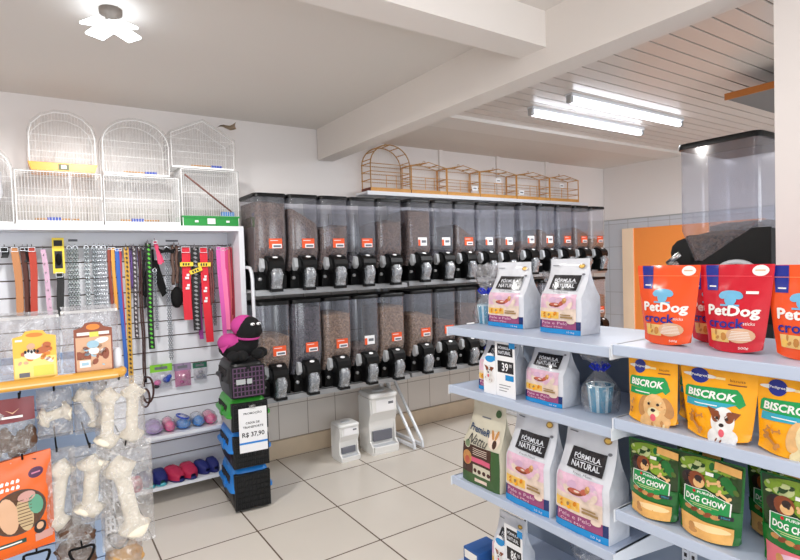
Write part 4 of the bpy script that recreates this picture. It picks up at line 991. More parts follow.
# orange treat bag
o = thing('chew_bag', 'orange dog treat bag with a round window hanging below the maroon-headed bag', 'dog chew', (-.085, 1.775, .745))
mat('orange_film', (226, 98, 24), .25)
def ofn(X, Z, off=0): return (X, -.022 * math.cos(X / .19 * PI) ** .5 * math.sin(PI * min(1, max(0, Z / .265))) ** .4 - .001 - off + .003 * noise.noise(Vector((X * 30, Z * 30, 5))), Z + .12 * X)
b = MB(); b.surf(lambda u, v: ofn((u - .5) * .188, v * .262), 16, 18, 'orange_film'); b.surf(lambda u, v: (lambda q: (q[0], -q[1], q[2]))(ofn((u - .5) * .188, v * .262)), 16, 18, 'orange_film')
L = lambda k: (lambda X, Z: ofn(X, Z, .0008 * k))
b.flat(P_ell(.016, .120, .062, .060, 26), 'slot_brown', L(1)); b.flat(P_ell(.016, .120, .057, .055, 26), 'chew_brown', L(2))
b.flat(P_ell(-.006, .118, .022, .05, 18, .15), 'c_tanp', L(3)); b.flat(P_ell(.03, .11, .018, .047, 18, .15), mat('biscuit', (196, 170, 130), .7), L(3)); b.flat(P_ell(.055, .13, .016, .028, 14, .2), mat('mint', (96, 156, 128), .6), L(4)); b.flat(P_ell(.035, .158, .02, .014, 14), mat('rose', (200, 150, 140), .6), L(4))
for k in range(9): b.flat(P_rect(.014, .078 + k * .009, .046, .080 + k * .009), 'chew_brown', L(4))
b.flat(P_ell(.058, .213, .017, .014, 18), mat('plum', (80, 30, 70), .5), L(1)); b.flat(P_rect(.048, .211, .068, .215), mat('pinkish', (200, 120, 150), .5), L(2))
for k in range(7):
    for zz_ in (.184, .200): b.flat(P_poly((-.056 + k * .0115, zz_ + .001 * (k % 3)), (-.056 + k * .0115 + .007, zz_), (-.056 + k * .0115 + .009, zz_ + .006 + .003 * (k % 2)), (-.056 + k * .0115 + .004, zz_ + .011), (-.056 + k * .0115 + .001, zz_ + .007)), 'c_white', L(1))
b.flat(P_rect(-.06, .034, .03, .046), 'badge_green', L(1)); b.flat(P_rect(-.05, .038, .02, .042), 'c_white', L(2)); b.flat(P_ell(.062, .062, .014, .018), 'slot_dark', L(3)); b.flat(P_ell(.062, .066, .008, .010), 'c_tanp', L(4)); b.flat(P_rect(.05, .024, .09, .046), 'rose', L(2))
b.build('printed_bag', o)
ghook(-.055, 1.00)
# bottom row chews
o = thing('chew_bag', 'dark brown chews in a clear bag hanging below the bone packs', 'dog chew', (.058, 1.80, .60))
b = MB()
for k in range(5): b.ball(((k % 2) * .034 - .017, .0, .04 + .034 * k), .034, 'chew_brown', (1, .7, .9), f=lambda d: 1 + .3 * noise.noise(d * 3 + Vector((k, 1, 0))))
b.build('chews', o); film_pouch(o, .10, .21, 'film_bag', .03, .01, 9); 
o = thing('chew_bag', 'golden brown chew hanging near the gondola upright', 'dog chew', (.18, 1.80, .56))
b = MB(); b.ball((0, 0, .085), .048, 'chew_gold', (1.05, .7, .95), u=22, v=16, f=lambda d: 1 + .22 * noise.noise(d * 2.5) + .08 * noise.noise(d * 8)); b.build('chews', o); film_pouch(o, .10, .16, 'film', .04, .012, 4)
for x, z, yy in ((-.035, .72, 1.80), (.070, .715, 1.765), (.168, .715, 1.80)):
    o = thing('loop_tie', {-.035: 'black loop tie hanging under the orange bag', .070: 'black loop tie in front of the dark brown chews', .168: 'black loop tie beside the perforated upright'}[x], 'tie', (x, yy - .02, z), group='black loop ties on the gondola')
    b = MB(); b.tube([(.030 * math.cos(a) * (1 + .1 * math.sin(a)), 0, .024 * math.sin(a) + .008 * math.cos(2 * a)) for a in [2 * PI * k / 16 for k in range(16)]], .0038, 'black_rubber', 6, closed=True); b.build('cord', o)
    b = MB(); b.tube([(x + 1.0, .362, z + .026), (x + 1.0, yy - 1.75 - .03, z + .022)], .0026, 'black_rubber', 5); b.build('hook', GT)

# ================================================================ RIGHT GONDOLA
def gondola(y0, y1, zs, label, lowend, bz=.15):
    L = y1 - y0; o = thing('shelf_gondola', label, 'gondola', (1.5, y0, 0), group='white shop shelving units beside the pillar')
    for z in zs:
        b = MB(); b.box(.012, .445, 0.004, L - .004, z - .008, z, 'shelf_blue_white'); b.bbox(0, .016, .004, L - .004, z - .034, z + .001, 'shelf_blue_white', .003)
        b.box(.016, .445, .004, .010, z - .03, z, 'shelf_blue_white'); b.box(.016, .445, L - .010, L - .004, z - .03, z, 'shelf_blue_white'); sh = b.build('shelf', o)
        for yy in (.0, L - .003):
            b = MB(); b.prism([(-.004, z - .040), (-.004, z + .0), (.446, z + .0), (.446, z - .085), (.40, z - .085), (.06, z - .040)], yy, yy + .003, 'white_metal', 'y'); b.build('bracket', sh)
    b = MB(); b.box(.450, .462, .02, L - .02, .15, 1.185, 'panel_shade_grey'); b.build('back_panel', o)
    for yy in (.0, L - .026):
        b = MB(); b.box(.446, .470, yy, yy + .026, 0, 1.20, 'white_metal'); z = .12
        while z < 1.18: b.box(.4445, .447, yy + .008, yy + .018, z, z + .014, 'slot_dark'); z += .026
        b.build('upright', o)
    b = MB(); b.box(.0, .45, .004, L - .004, bz - .01, bz, 'shelf_blue_white'); b.box(.0, .014, .004, L - .004, 0, bz, 'shelf_blue_white'); b.build('base', o)
gondola(1.048, 1.872, (1.210, .950, .540), 'white shelving unit stocked with large white food bags', True)
gondola(.20, 1.046, (1.220, .985, .690), 'white shelving unit stocked with dog treat bags', False)

# ---- printed bags
class Bag:
    """stand-up bag; local front faces -Y, x right, z up"""
    def __init__(s, W, H, D, kind, seed=0, wb=1.0, wt=1.0, lean=0.0):
        s.W, s.H, s.D, s.kind, s.seed, s.wb, s.wt, s.lean = W, H, D, kind, seed, wb, wt, lean
    def a(s, v):
        if s.kind == 'box':
            return s.W / 2 * (1 + (s.wt - 1) * min(1, max(0, (v - .30) / .62)) ** 1.0)
        return s.W / 2 * (s.wb + (s.wt - s.wb) * min(1, v * 1.05) ** .75)
    def d(s, v):
        if s.kind == 'box':
            k = min(1, max(0, (v - .48) / .44)); return s.D / 2 * (1 - k) ** .9 + .004
        k = v; return s.D / 2 * max(0, 1 - k ** 1.3) ** .8 * (.92 + .3 * math.sin(PI * min(1, k * 1.3))) + .002
    def c(s, v):
        if s.kind == 'box': return .86 * (1 - min(1, max(0, (v - .5) / .42)))
        return .30 * (1 - min(1, v / .12)) if v < .12 else 0.0
    def pt(s, x, z, off=0.0, back=False):
        v = min(1, max(0, z / s.H)); u = max(-1, min(1, x / (s.W / 2)))
        p = 4 if s.kind == 'box' else 2.2
        c = s.c(v); dd = s.d(v) * (c + (1 - c) * (1 - abs(u) ** p))
        wr = .0042 * noise.noise(Vector((x * 22 + s.seed * 7, z * 17, s.seed))) + .0009 * noise.noise(Vector((x * 55, z * 44 + s.seed, 4 + s.seed)))
        wr *= (1 - abs(u) ** 6)
        y = -dd + wr - off
        if s.kind == 'pouch':
            zz = z + .010 * (u * u) * max(0, 1 - v * 6)       # bottom edge curves up to the seams
        else: zz = z
        if back: y = dd + wr + off
        return (s.a(v) * u, y + s.lean * v, zz)
    def body(s, b, m, mback=None, mside=None):
        nu, nv = 36, 44; W, H = s.W, s.H
        b.surf(lambda u, v: s.pt((u - .5) * W, v * H), nu, nv, m)
        b.surf(lambda u, v: s.pt((.5 - u) * W, v * H, back=True), nu, nv, mback or m)
        for sg in (-1, 1):
            def side(u, v, sg=sg):
                f = Vector(s.pt(sg * W / 2, v * H)); k = Vector(s.pt(sg * W / 2, v * H, back=True)); p = f.lerp(k, u)
                th = (k - f).length
                if s.kind == 'box':
                    bul = (.012 * math.sin(PI * u) * math.sin(PI * min(1, v / .62)) if v < .62 else -.16 * th * math.sin(PI * u))
                    p.x += sg * bul
                return tuple(p)
            b.surf(side, 6, 26, mside or m)
        b.surf(lambda u, v: tuple(Vector(s.pt((u - .5) * W, 0)).lerp(Vector(s.pt((u - .5) * W, 0, back=True)), v)), 26, 2, m, smooth=False)
    def art(s, b):
        k = [0]
        def put(poly, m, lift=None):
            k[0] += 1; off = .0014 + .00009 * k[0]
            b.flat(poly, m, lambda x, z: s.pt(x, z, off))
        return put
def place_bag(B, name, label, cat, x, y, z, paint, m, group, rz=-PI / 2, mside=None, mback=None):
    o = thing(name, label, cat, (x, y, z), rz=rz, group=group)
    b = MB(); B.body(b, m, mback, mside); paint(B.art(b), B.W, B.H); b.build('bag', o)
    return o
for nm, c_ in (('bagwhite', (216, 219, 226)), ('bag_black', (34, 32, 36)), ('bag_pink', (226, 186, 206)), ('bag_plum', (152, 74, 118)), ('bag_navy', (34, 50, 104)), ('bag_blue', (30, 140, 206)), ('bag_yel', (240, 196, 96)), ('bag_meat', (190, 96, 76)), ('bag_cream', (226, 206, 190)), ('bag_lilac', (212, 176, 204)), ('bag_mauve', (220, 196, 204)), ('bag_gold', (160, 130, 84)),
               ('pd_orange', (236, 84, 34)), ('pd_red', (200, 26, 46)), ('pd_navy', (30, 44, 140)), ('pd_sky', (110, 178, 214)), ('bis_yel', (250, 172, 20)), ('bis_green', (28, 154, 82)), ('bis_teal', (50, 166, 190)), ('bis_dkgold', (214, 130, 20)), ('dc_green', (20, 104, 40)), ('dc_dark', (34, 62, 22)), ('dc_lime', (128, 160, 44)), ('dc_moss', (76, 100, 34)), ('dc_pale', (190, 200, 140)), ('dc_peach', (240, 176, 100)), ('dc_redp', (214, 110, 120)),
               ('dog_gold', (226, 180, 122)), ('dog_gold2', (190, 136, 80)), ('dog_white', (244, 240, 234)), ('dog_brown', (130, 66, 34)), ('dog_dark', (46, 32, 28)), ('dog_tongue', (226, 96, 110)), ('dog_cream', (238, 214, 168)), ('pr_beige', (206, 200, 180)), ('pr_brown', (70, 44, 36)), ('pr_green', (60, 92, 50)), ('pr_pink', (214, 92, 124)), ('bone_art', (232, 190, 120)), ('bone_sh', (190, 130, 64))):
    mat(nm, c_, .24, var=(.32 if nm[:3] == 'dog' or nm in ('dc_dark', 'dc_lime', 'bag_pink', 'bag_cream', 'bag_meat', 'bone_art', 'bone_sh', 'dc_peach') else .05), vscale=(55 if nm[:3] == 'dog' else 40))
mat('bag_matte', (196, 200, 208), .35, bump=.8, bscale=22, var=.12, vscale=12)
clear('gusset_film', (230, 232, 236), .55, (222, 226, 232), .2, .15, bump=.5, bscale=30, streak=.2)

def dog(put, cx, cy, s, kind):
    """printed photo of a dog's head, built from simple patches"""
    if kind == 'gold': f, e, mz = 'dog_gold', 'dog_gold2', 'dog_cream'
    elif kind == 'jack': f, e, mz = 'dog_white', 'dog_brown', 'dog_white'
    elif kind == 'lab': f, e, mz = 'dog_cream', 'dog_gold', 'dog_white'
    else: f, e, mz = 'dog_brown', 'dog_dark', 'dog_gold2'
    put(P_ell(cx, cy - s * 1.0, s * .95, s * .75), f)
    if kind == 'jack':
        put(P_poly((cx - s * .95, cy + s * .75), (cx - s * .2, cy + s * .6), (cx - s * .55, cy + s * .1)), e); put(P_poly((cx + s * .95, cy + s * .55), (cx + s * .2, cy + s * .65), (cx + s * .6, cy + s * .05)), e)
    else:
        put(P_ell(cx - s * .72, cy + .0 * s, s * .30, s * .68, 16, -.25), e); put(P_ell(cx + s * .72, cy - .02 * s, s * .30, s * .68, 16, .25), e)
    put(P_ell(cx, cy, s * .68, s * .82), f)
    if kind == 'jack': put(P_ell(cx - s * .38, cy + s * .28, s * .26, s * .32), e); put(P_ell(cx + s * .38, cy + s * .28, s * .26, s * .32), e)
    rg = random.Random(int(cx * 1e4))
    for k in range(14):
        a = rg.uniform(0, 2 * PI); q = rg.uniform(.35, .75); put(P_ell(cx + math.cos(a) * q * s * .68, cy + math.sin(a) * q * s * .82, s * .09, s * .03, 8, a), mz if k % 2 else f)
    for k in range(10): put(P_ell(cx + rg.uniform(-.7, .7) * s, cy - s * rg.uniform(.9, 1.45), s * .14, s * .05, 8, rg.uniform(.6, 2.4)), mz if k % 3 else e)
    put(P_ell(cx, cy - s * .30, s * .36, s * .32), mz)
    put(P_ell(cx - s * .28, cy + s * .20, s * .09, s * .09, 10), 'dog_dark'); put(P_ell(cx + s * .28, cy + s * .20, s * .09, s * .09, 10), 'dog_dark')
    put(P_ell(cx, cy - s * .16, s * .15, s * .11, 12), 'dog_dark')
    put(P_ell(cx, cy - s * .62, s * .17, s * .24, 12), 'dog_tongue')
def bonepic(put, cx, cy, s, rot, m='bone_art'):
    c, q = math.cos(rot), math.sin(rot)
    put(([(cx + (x * c - y * q) * s, cy + (x * q + y * c) * s) for x, y in ((-1, -.22), (1, -.22), (1, .22), (-1, .22))], [(0, 1, 2, 3)]), m)
    for ex in (-1, 1):
        for ey in (-.3, .3): put(P_ell(cx + (ex * c - ey * q) * s, cy + (ex * q + ey * c) * s, s * .32, s * .32, 10), m)

# "Formula Natural" white bags
def fn_paint(put, W, H):
    put(P_rect(-W * .49, 0, W * .49, H * .175), 'bag_navy'); put(P_rect(-W * .49, .0, W * .49, H * .065), 'bag_blue')
    put(P_rect(-W * .44, H * .07, W * .40, H * .175), 'bag_plum')
    put(P_rect(-W * .47, H * .255, W * .40, H * .53), 'bag_pink'); put(P_rect(-W * .47, H * .175, W * .40, H * .34), 'bag_cream'); put(P_rect(-W * .47, H * .20, W * .0, H * .29), 'bag_yel')
    scatter(put, -W * .46, H * .36, W * .39, H * .52, ('bag_pink', 'bag_lilac', 'bag_pink', 'bag_mauve'), 16, W * .05, W * .12, 3); scatter(put, -W * .46, H * .34, W * .39, H * .42, ('bag_cream', 'bag_pink'), 8, W * .06, W * .11, 5)
    put(P_ell(-W * .08, H * .385, W * .15, H * .030), 'dog_brown'); put(P_ell(-W * .09, H * .395, W * .12, H * .022), 'bag_meat'); put(P_ell(W * .08, H * .41, W * .07, H * .028, 12, .5), 'bag_meat'); put(P_ell(W * .15, H * .445, W * .045, H * .04, 12, -.5), 'dog_gold2'); put(P_ell(W * .17, H * .465, W * .03, H * .02, 12, .6), 'dog_gold'); put(P_ell(-W * .05, H * .395, W * .05, H * .010), 'bag_cream')
    scatter(put, -W * .46, H * .20, W * .02, H * .29, ('bis_dkgold', 'bag_yel', 'bag_gold', 'bis_yel'), 12, W * .02, W * .05, 8)
    put(P_rect(W * .05, H * .215, W * .34, H * .237), 'bag_gold'); put(P_rect(W * .05, H * .25, W * .30, H * .265), 'bag_gold')
    put(P_text('Pele e Pelo', -W * .40, H * .125, W * .62, H * .036), 'bag_pink'); put(P_text('Cães Mini', -W * .36, H * .08, W * .46, H * .026), 'bag_pink')
    put(P_ell(W * .30, H * .17, W * .09, H * .026), 'bag_cream')
    put(P_text('10 kg', W * .22, H * .018, W * .16, H * .028), 'bagwhite')
    put(P_poly((-W * .30, H * .595), (W * .37, H * .58), (W * .40, H * .78), (-W * .25, H * .785)), 'bag_black')
    put(P_text('FÓRMULA', -W * .19, H * .69, W * .50, H * .056, bold=.02), 'bagwhite'); put(P_text('NATURAL', -W * .215, H * .615, W * .53, H * .052, bold=.02), 'bagwhite')
    put(P_rect(-W * .19, H * .677, W * .34, H * .681), 'bagwhite')
    put(P_ell(W * .36, H * .90, W * .075, H * .032), 'bag_gold'); put(P_ell(W * .36, H * .90, W * .05, H * .02), 'bag_yel'); put(P_rect(-W * .40, H * .905, -W * .22, H * .915), 'ink_soft'); put(P_ell(W * .43, H * .79, W * .03, H * .014), 'ink_soft')
    put(P_text('Fresh Meat', -W * .15, H * .55, W * .36, H * .022), 'ink_soft')
def fnbag(x, y, z, W, H, D, label, seed, wt=.93, rz=0):
    return place_bag(Bag(W, H, D, 'box', seed, wt=wt, lean=.012), 'pet_food_bag', label, 'pet food bag', x + D / 2, y, z, fn_paint, 'bagwhite', 'white pet food bags on the shelving', rz=-PI / 2 + rz, mside='bag_matte')
fnbag(1.650, 1.668, 1.211, .212, .276, .11, 'white pet food bag next to the gift cup on the top shelf', 1.3)
fnbag(1.640, 1.368, 1.211, .196, .284, .12, 'white pet food bag on the top shelf nearest the orange treat bag', 2.9)
fnbag(1.555, 1.640, .951, .195, .240, .10, 'white pet food bag behind the price card 39', 4.2, rz=.04)
fnbag(1.560, 1.385, .951, .182, .240, .10, 'white pet food bag on the middle shelf between price card and gift cup', 5.7)
fnbag(1.525, 1.450, .541, .225, .365, .12, 'large white pet food bag beside the beige one', 7.1)
fnbag(1.525, 1.198, .541, .222, .368, .12, 'large white pet food bag nearest the green treat bags', 8.4)
# beige bag
def pr_paint(put, W, H):
    put(P_rect(-W * .49, 0, W * .49, H * .12), 'pr_green'); put(P_rect(-W * .49, H * .12, W * .30, H * .48), 'pr_brown'); put(P_rect(W * .30, H * .12, W * .49, H * .48), 'pr_green')
    put(P_rect(-W * .30, H * .27, W * .28, H * .33), 'pr_pink'); put(P_ell(-W * .34, H * .30, W * .13, H * .09), 'dog_gold2'); put(P_ell(-W * .33, H * .27, W * .07, H * .05), 'bag_meat')
    put(P_rect(-W * .18, H * .12, W * .28, H * .24), 'pr_beige')
    for k in range(4): put(P_ell(-W * .12 + k * W * .12, H * .17, W * .045, H * .026), 'pr_brown')
    for k in range(4): put(P_rect(-W * .18, H * (.44 - .024 * k), W * .2, H * (.448 - .024 * k)), 'bag_cream')
    put(P_rect(-W * .12, H * .04, W * .2, H * .08), 'bag_cream'); put(P_ell(-W * .34, H * .48, W * .09, H * .055), 'pr_beige'); put(P_ell(-W * .34, H * .48, W * .075, H * .045), mat('sage', (112, 132, 96), .4))
    put(P_text('PremieR', -W * .38, H * .64, W * .60, H * .085, bold=.02, rot=-.06), mat('pr_blue', (30, 62, 100), .4)); put(P_text('Nattu', -W * .36, H * .50, W * .56, H * .11, shear=.4, rot=-.04), 'ink')
    put(P_ell(W * .33, H * .60, W * .13, H * .10), 'bag_cream'); put(P_ell(W * .36, H * .56, W * .05, H * .05), 'pr_brown'); put(P_ell(W * .29, H * .66, W * .03, H * .06, 10, .3), 'dog_gold2'); put(P_ell(W * .38, H * .66, W * .03, H * .06, 10, -.3), 'dog_gold2')
    put(P_ell(W * .33, H * .90, W * .08, H * .045), 'pr_green'); put(P_rect(-W * .1, H * .82, W * .16, H * .835), 'ink_soft')
place_bag(Bag(.235, .345, .11, 'box', 3.3, wt=.84, lean=.012), 'pet_food_bag', 'beige and green pet food bag at the aisle end of the lower shelf', 'pet food bag', 1.58, 1.71, .541, pr_paint, 'pr_beige', 'pet food bags with printed fronts')
# bag with price card on the base
def small_paint(put, W, H):
    fn_paint(put, W, H)
place_bag(Bag(.17, .27, .09, 'box', 6.1, wt=.9), 'pet_food_bag', 'white pet food bag on the base shelf behind price card 86', 'pet food bag', 1.62, 1.62, .151, small_paint, 'bagwhite', 'pet food bags with printed fronts', mside='bag_matte')

def price_card(x, y, z, w, h, num, label, rz=-PI / 2, dogpic=True, cw=None):
    o = thing('price_card', label, 'price card', (x, y, z), rz=rz, rx=0, group='price cards on the shelving')
    b = MB(); b.box(-w * .12, w * .5, 0, .002, 0, h, 'paper_white')
    F = lambda k: (lambda X, Z: (X, -.0006 * k, Z))
    b.flat(P_rect(-w * .04, h * .73, w * .44, h * .94), 'bag_black', F(1), 0); b.flat(P_text('FÓRMULA', 0, h * .85, w * .38, h * .06, bold=.02), 'bagwhite', F(2), 0); b.flat(P_text('NATURAL', 0, h * .76, w * .38, h * .06, bold=.02), 'bagwhite', F(2), 0)
    b.flat(P_rect(-w * .04, h * .43, w * .46, h * .64), 'bag_black', F(1), 0); b.flat(P_text(num, w * .10, h * .46, w * .20, h * .15, bold=.02), 'paper_white', F(2), 0); b.flat(P_text('90', w * .33, h * .54, w * .08, h * .06), 'paper_white', F(2), 0)
    b.flat(P_rect(w * .2, h * .30, w * .46, h * .40), 'bag_blue', F(1), 0); b.flat(P_rect(w * .34, h * .88, w * .52, h * .99), 'bag_blue', F(3), 0)
    for k in range(3): b.flat(P_rect(w * .0, h * (.20 - .05 * k), w * (.36 - .06 * k), h * (.212 - .05 * k)), 'ink_soft', F(1), 0)
    b.build('card', o)
    b = MB(); b.prism([(-w * .5, 0), (-w * .1, 0), (-w * .1, h * .62), (-w * .2, h * .74), (-w * .36, h * .74), (-w * .5, h * .55)], -.004, -.001, 'paper_white', 'y')
    G = lambda k: (lambda X, Z: (X, -.0042 - .0006 * k, Z)); kk = [0]
    def put(p, m): kk[0] += .3; b.flat(p, m, G(kk[0]), 0)
    put(P_ell(-w * .28, h * .64, w * .15, h * .06), 'bag_blue'); put(P_rect(-w * .28, h * .62, -w * .10, h * .70), 'bag_blue')
    dog(put, -w * .30, h * .42, w * .17, 'jack'); b.build('dog_cutout', o)
price_card(1.528, 1.582, .951, .175, .225, '39', 'price card showing 39 leaning on the middle-shelf bag')
price_card(1.566, 1.595, .152, .16, .255, '86', 'price card showing 86 standing on the base shelf')

# PetDog crock pouches
def pd_paint(main):
    def f(put, W, H):
        put(P_rect(-W * .40, H * .70, -W * .22, H * .995), 'pd_navy'); put(P_rect(-W * .36, H * .74, -W * .25, H * .755), 'c_white')
        put(P_ell(W * .34, H * .93, W * .105, H * .062), 'c_white'); put(P_rect(W * .27, H * .925, W * .40, H * .94), 'c_tanp')
        put(P_ell(-W * .02, H * .655, W * .17, H * .05), 'pd_sky'); put(P_ell(-W * .02, H * .60, W * .09, H * .07), 'pd_sky'); put(P_ell(-W * .14, H * .64, W * .06, H * .035), 'pd_sky'); put(P_ell(W * .10, H * .64, W * .06, H * .035), 'pd_sky'); put(P_rect(-W * .17, H * .525, -W * .05, H * .545), 'pd_sky'); put(P_rect(W * .01, H * .525, W * .12, H * .545), 'pd_sky')
        [put(P_text('PetDog', -W * (.37 + q), H * (.385 + r_), W * .78, H * .145, bold=.0), 'c_white') for q, r_ in ((0, 0), (.010, .006), (.020, 0), (.010, -.006))]; put(P_text('crock', -W * .39, H * .275, W * .62, H * .115, bold=.02), 'pd_navy'); put(P_text('sticks', W * .20, H * .32, W * .16, H * .035), 'c_white')
        put(P_rect(-W * .36, H * .115, -W * .0, H * .255), 'bone_art'); put(P_ell(-W * .28, H * .17, W * .05, H * .03), 'bone_sh'); put(P_ell(-W * .10, H * .20, W * .04, H * .025), 'bone_sh'); scatter(put, -W * .36, H * .12, W * .0, H * .25, ('bone_art', 'bone_sh', 'bag_yel'), 9, W * .03, W * .06, 4); put(P_ell(W * .17, H * .20, W * .22, H * .085), 'c_tanp')
        for k in range(6): put(P_rect(W * (-.01 + .01 * k), H * (.15 + .018 * k), W * (.34 - .01 * k), H * (.156 + .018 * k)), 'c_white')
        if main == 'pd_red': put(P_rect(W * .2, H * .67, W * .36, H * .70), 'c_white')
        put(P_text('500g', W * .16, H * .035, W * .16, H * .035), 'c_white')
        put(P_rect(-W * .49, H * .865, W * .49, H * .870), mat(main + '_seal', (255, 150, 90) if main == 'pd_orange' else (240, 90, 100), .3))
    return f
def pd(y, W, H, m, label, x=1.592, seed=1.0, rz=0): return place_bag(Bag(W, H, .055, 'pouch', seed, wb=.68, wt=1.0, lean=.008), 'treat_bag', label, 'dog treat bag', x + .03, y, 1.221, pd_paint(m), m, 'crunchy dog treat pouches on the top shelf', rz=-PI / 2 + rz)
pd(.932, .208, .245, 'pd_orange', 'orange dog treat pouch on the top shelf, closest to the white food bags', seed=1.1, rz=-.05)
pd(.735, .200, .245, 'pd_red', 'bright red dog treat pouch at the front of the top shelf', seed=2.2, rz=-.05)
pd(.560, .200, .242, 'pd_orange', 'orange dog treat pouch in front of the pillar', seed=3.3, rz=-.05)
pd(.850, .19, .235, 'pd_red', 'red dog treat pouch tucked behind the orange one', x=1.72, seed=4.7)
# Biscrok pouches
def bis_paint(kind):
    def f(put, W, H):
        put(P_ell(-W * .22, H * .82, W * .13, H * .10), 'pd_navy'); put(P_ell(-W * .22, H * .82, W * .24, H * .03), 'c_white'); put(P_ell(-W * .22, H * .82, W * .115, H * .085), 'pd_navy'); put(P_text('Pedigree', -W * .325, H * .80, W * .21, H * .038, bold=.02), 'c_white')
        put(P_rect(-W * .0, H * .80, W * .12, H * .83), 'c_cream' if 'c_cream' in MATS else mat('c_cream', (250, 226, 160), .4)); put(P_text('biscuits', W * .18, H * .79, W * .18, H * .035), 'dog_brown'); put(P_rect(W * .16, H * .745, W * .38, H * .76), 'dog_brown')
        put(P_poly((-W * .46, H * .52), (W * .28, H * .50), (W * .33, H * .46), (W * .40, H * .52), (W * .34, H * .64), (W * .28, H * .70), (-W * .40, H * .67), (-W * .44, H * .64)), 'bis_green')
        put(P_poly((-W * .44, H * .41), (W * .10, H * .43), (W * .30, H * .51), (-W * .42, H * .51)), 'bis_teal' if kind != 'gold' else 'bis_green')
        put(P_text('Biscrok', -W * .40, H * .535, W * .68, H * .115, shear=.15, bold=.035), 'c_white') if False else put(P_text('BISCROK', -W * .40, H * .54, W * .68, H * .10, shear=.15, bold=.035), 'c_white')
        put(P_rect(-W * .28, H * .455, W * .05, H * .468), 'c_white')
        dog(put, W * (.14 if kind != 'lab' else .27), H * .27, H * (.235 if kind != 'lab' else .29), kind)
        if kind != 'gold': bonepic(put, -W * .27, H * .17, W * .10, -.7, 'bone_sh'); bonepic(put, -W * .20, H * .30, W * .05, .2, 'bone_sh'); bonepic(put, -W * .34, H * .30, W * .05, .9, 'bone_sh')
        else: bonepic(put, -W * .34, H * .30, W * .05, .9, 'bone_sh'); bonepic(put, -W * .38, H * .16, W * .05, 1.3, 'dog_brown')
    return f
def bis(y, W, H, kind, label, x=1.520, seed=1, wb=.94, D=.06, z=.986, rz=0): return place_bag(Bag(W, H, D, 'pouch', seed, wb=wb, wt=1.0, lean=.002), 'treat_bag', label, 'dog treat bag', x + .03, y, z, bis_paint(kind), 'bis_yel', 'yellow dog biscuit bags on the middle shelf', rz=-PI / 2 + rz)
bis(.940, .160, .208, 'gold', 'yellow biscuit bag with a golden long-haired dog', seed=5.1)
bis(.748, .210, .208, 'jack', 'yellow biscuit bag with a white and brown terrier', seed=6.2, wb=.76)
bis(.560, .180, .205, 'lab', 'yellow biscuit bag with a pale labrador, by the frame edge', seed=7.3)
bis(.850, .150, .200, 'brown', 'yellow biscuit bag tucked behind the golden-dog and terrier bags', x=1.64, seed=8.4)
# Dog Chow pouches
def dc_paint(foot):
    def f(put, W, H):
        put(P_rect(-W * .47, H * .44, W * .47, H * .985), 'dc_dark'); put(P_ell(-W * .05, H * .88, W * .40, H * .10), 'dc_lime'); put(P_ell(-W * .18, H * .86, W * .14, H * .07), mat('dc_pale', (190, 200, 140), .3)); put(P_ell(W * .15, H * .72, W * .22, H * .11), 'dc_lime'); scatter(put, -W * .45, H * .62, W * .46, H * .96, ('dc_lime', 'dc_dark', 'dc_pale', 'dc_lime', 'dc_green', 'dc_moss'), 34, W * .03, W * .10, 11)
        put(P_ell(-W * .26, H * .70, W * .15, H * .10), 'dog_dark'); put(P_ell(-W * .16, H * .71, W * .14, H * .10), 'dog_brown'); put(P_ell(-W * .12, H * .68, W * .09, H * .06), 'dog_gold'); put(P_ell(-W * .13, H * .73, W * .06, H * .04), 'dog_dark'); put(P_ell(-W * .10, H * .695, W * .02, H * .014), 'dog_dark')
        bonepic(put, W * .10, H * .72, W * .08, .25, 'dog_gold'); bonepic(put, W * .26, H * .60, W * .08, -.5, 'dog_gold'); bonepic(put, W * .22, H * .44, W * .06, .1, 'dog_gold2')
        put(P_poly((W * .10, H * .90), (W * .47, H * .86), (W * .47, H * .955), (W * .10, H * .985)), 'dc_peach'); put(P_rect(-W * .02, H * .80, W * .10, H * .84), 'c_white')
        put(P_rect(-W * .49, H * .26, W * .49, H * .44), 'dc_green')
        hexa = lambda q, dy=0: P_poly((-W * .34 * q, H * (.485 + dy) + H * .115 * q), (W * .02, H * (.485 + dy) + H * .13 * q), (W * .36 * q, H * (.485 + dy) + H * .05 * q), (W * .36 * q, H * (.485 + dy) - H * .115 * q), (W * .0, H * (.485 + dy) - H * .13 * q), (-W * .34 * q, H * (.485 + dy) - H * .06 * q))
        put(hexa(1.05), 'c_white'); put(hexa(1.0), mat('dc_bright', (16, 136, 66), .3))
        put(P_text('PURINA', -W * .12, H * .565, W * .26, H * .028, bold=.02), 'c_white'); put(P_ell(-W * .17, H * .579, W * .025, H * .018), 'pd_red'); put(P_text('DOG CHOW', -W * .31, H * .468, W * .62, H * .072, bold=.03, rot=-.03), 'c_white')
        put(P_rect(-W * .24, H * .435, W * .22, H * .444), 'dc_pale'); put(P_rect(-W * .18, H * .415, W * .12, H * .423), 'dc_pale')
        for k in range(5): put(P_ell(-W * .26 + k * W * .11, H * (.37 - .008 * k), W * .07, H * .028, 12, .3 * (k % 2)), 'dog_brown' if k % 2 else 'dog_gold2')
        put(P_rect(W * .22, H * .335, W * .42, H * .385), 'ink'); put(P_text('Mini', W * .26, H * .346, W * .11, H * .026), 'bis_teal')
        put(P_poly((-W * .42, H * .02), (W * .43, H * .02), (W * .43, H * .24), (W * .0, H * .26), (-W * .42, H * .28)), foot); put(P_ell(W * .1, H * .18, W * .30, H * .045), mat('dc_cream', (250, 216, 160), .3) if foot == 'dc_peach' else 'bag_pink'); put(P_ell(-W * .20, H * .15, W * .06, H * .05), 'dog_gold2'); put(P_ell(-W * .18, H * .10, W * .08, H * .03), 'dog_gold2')
    return f
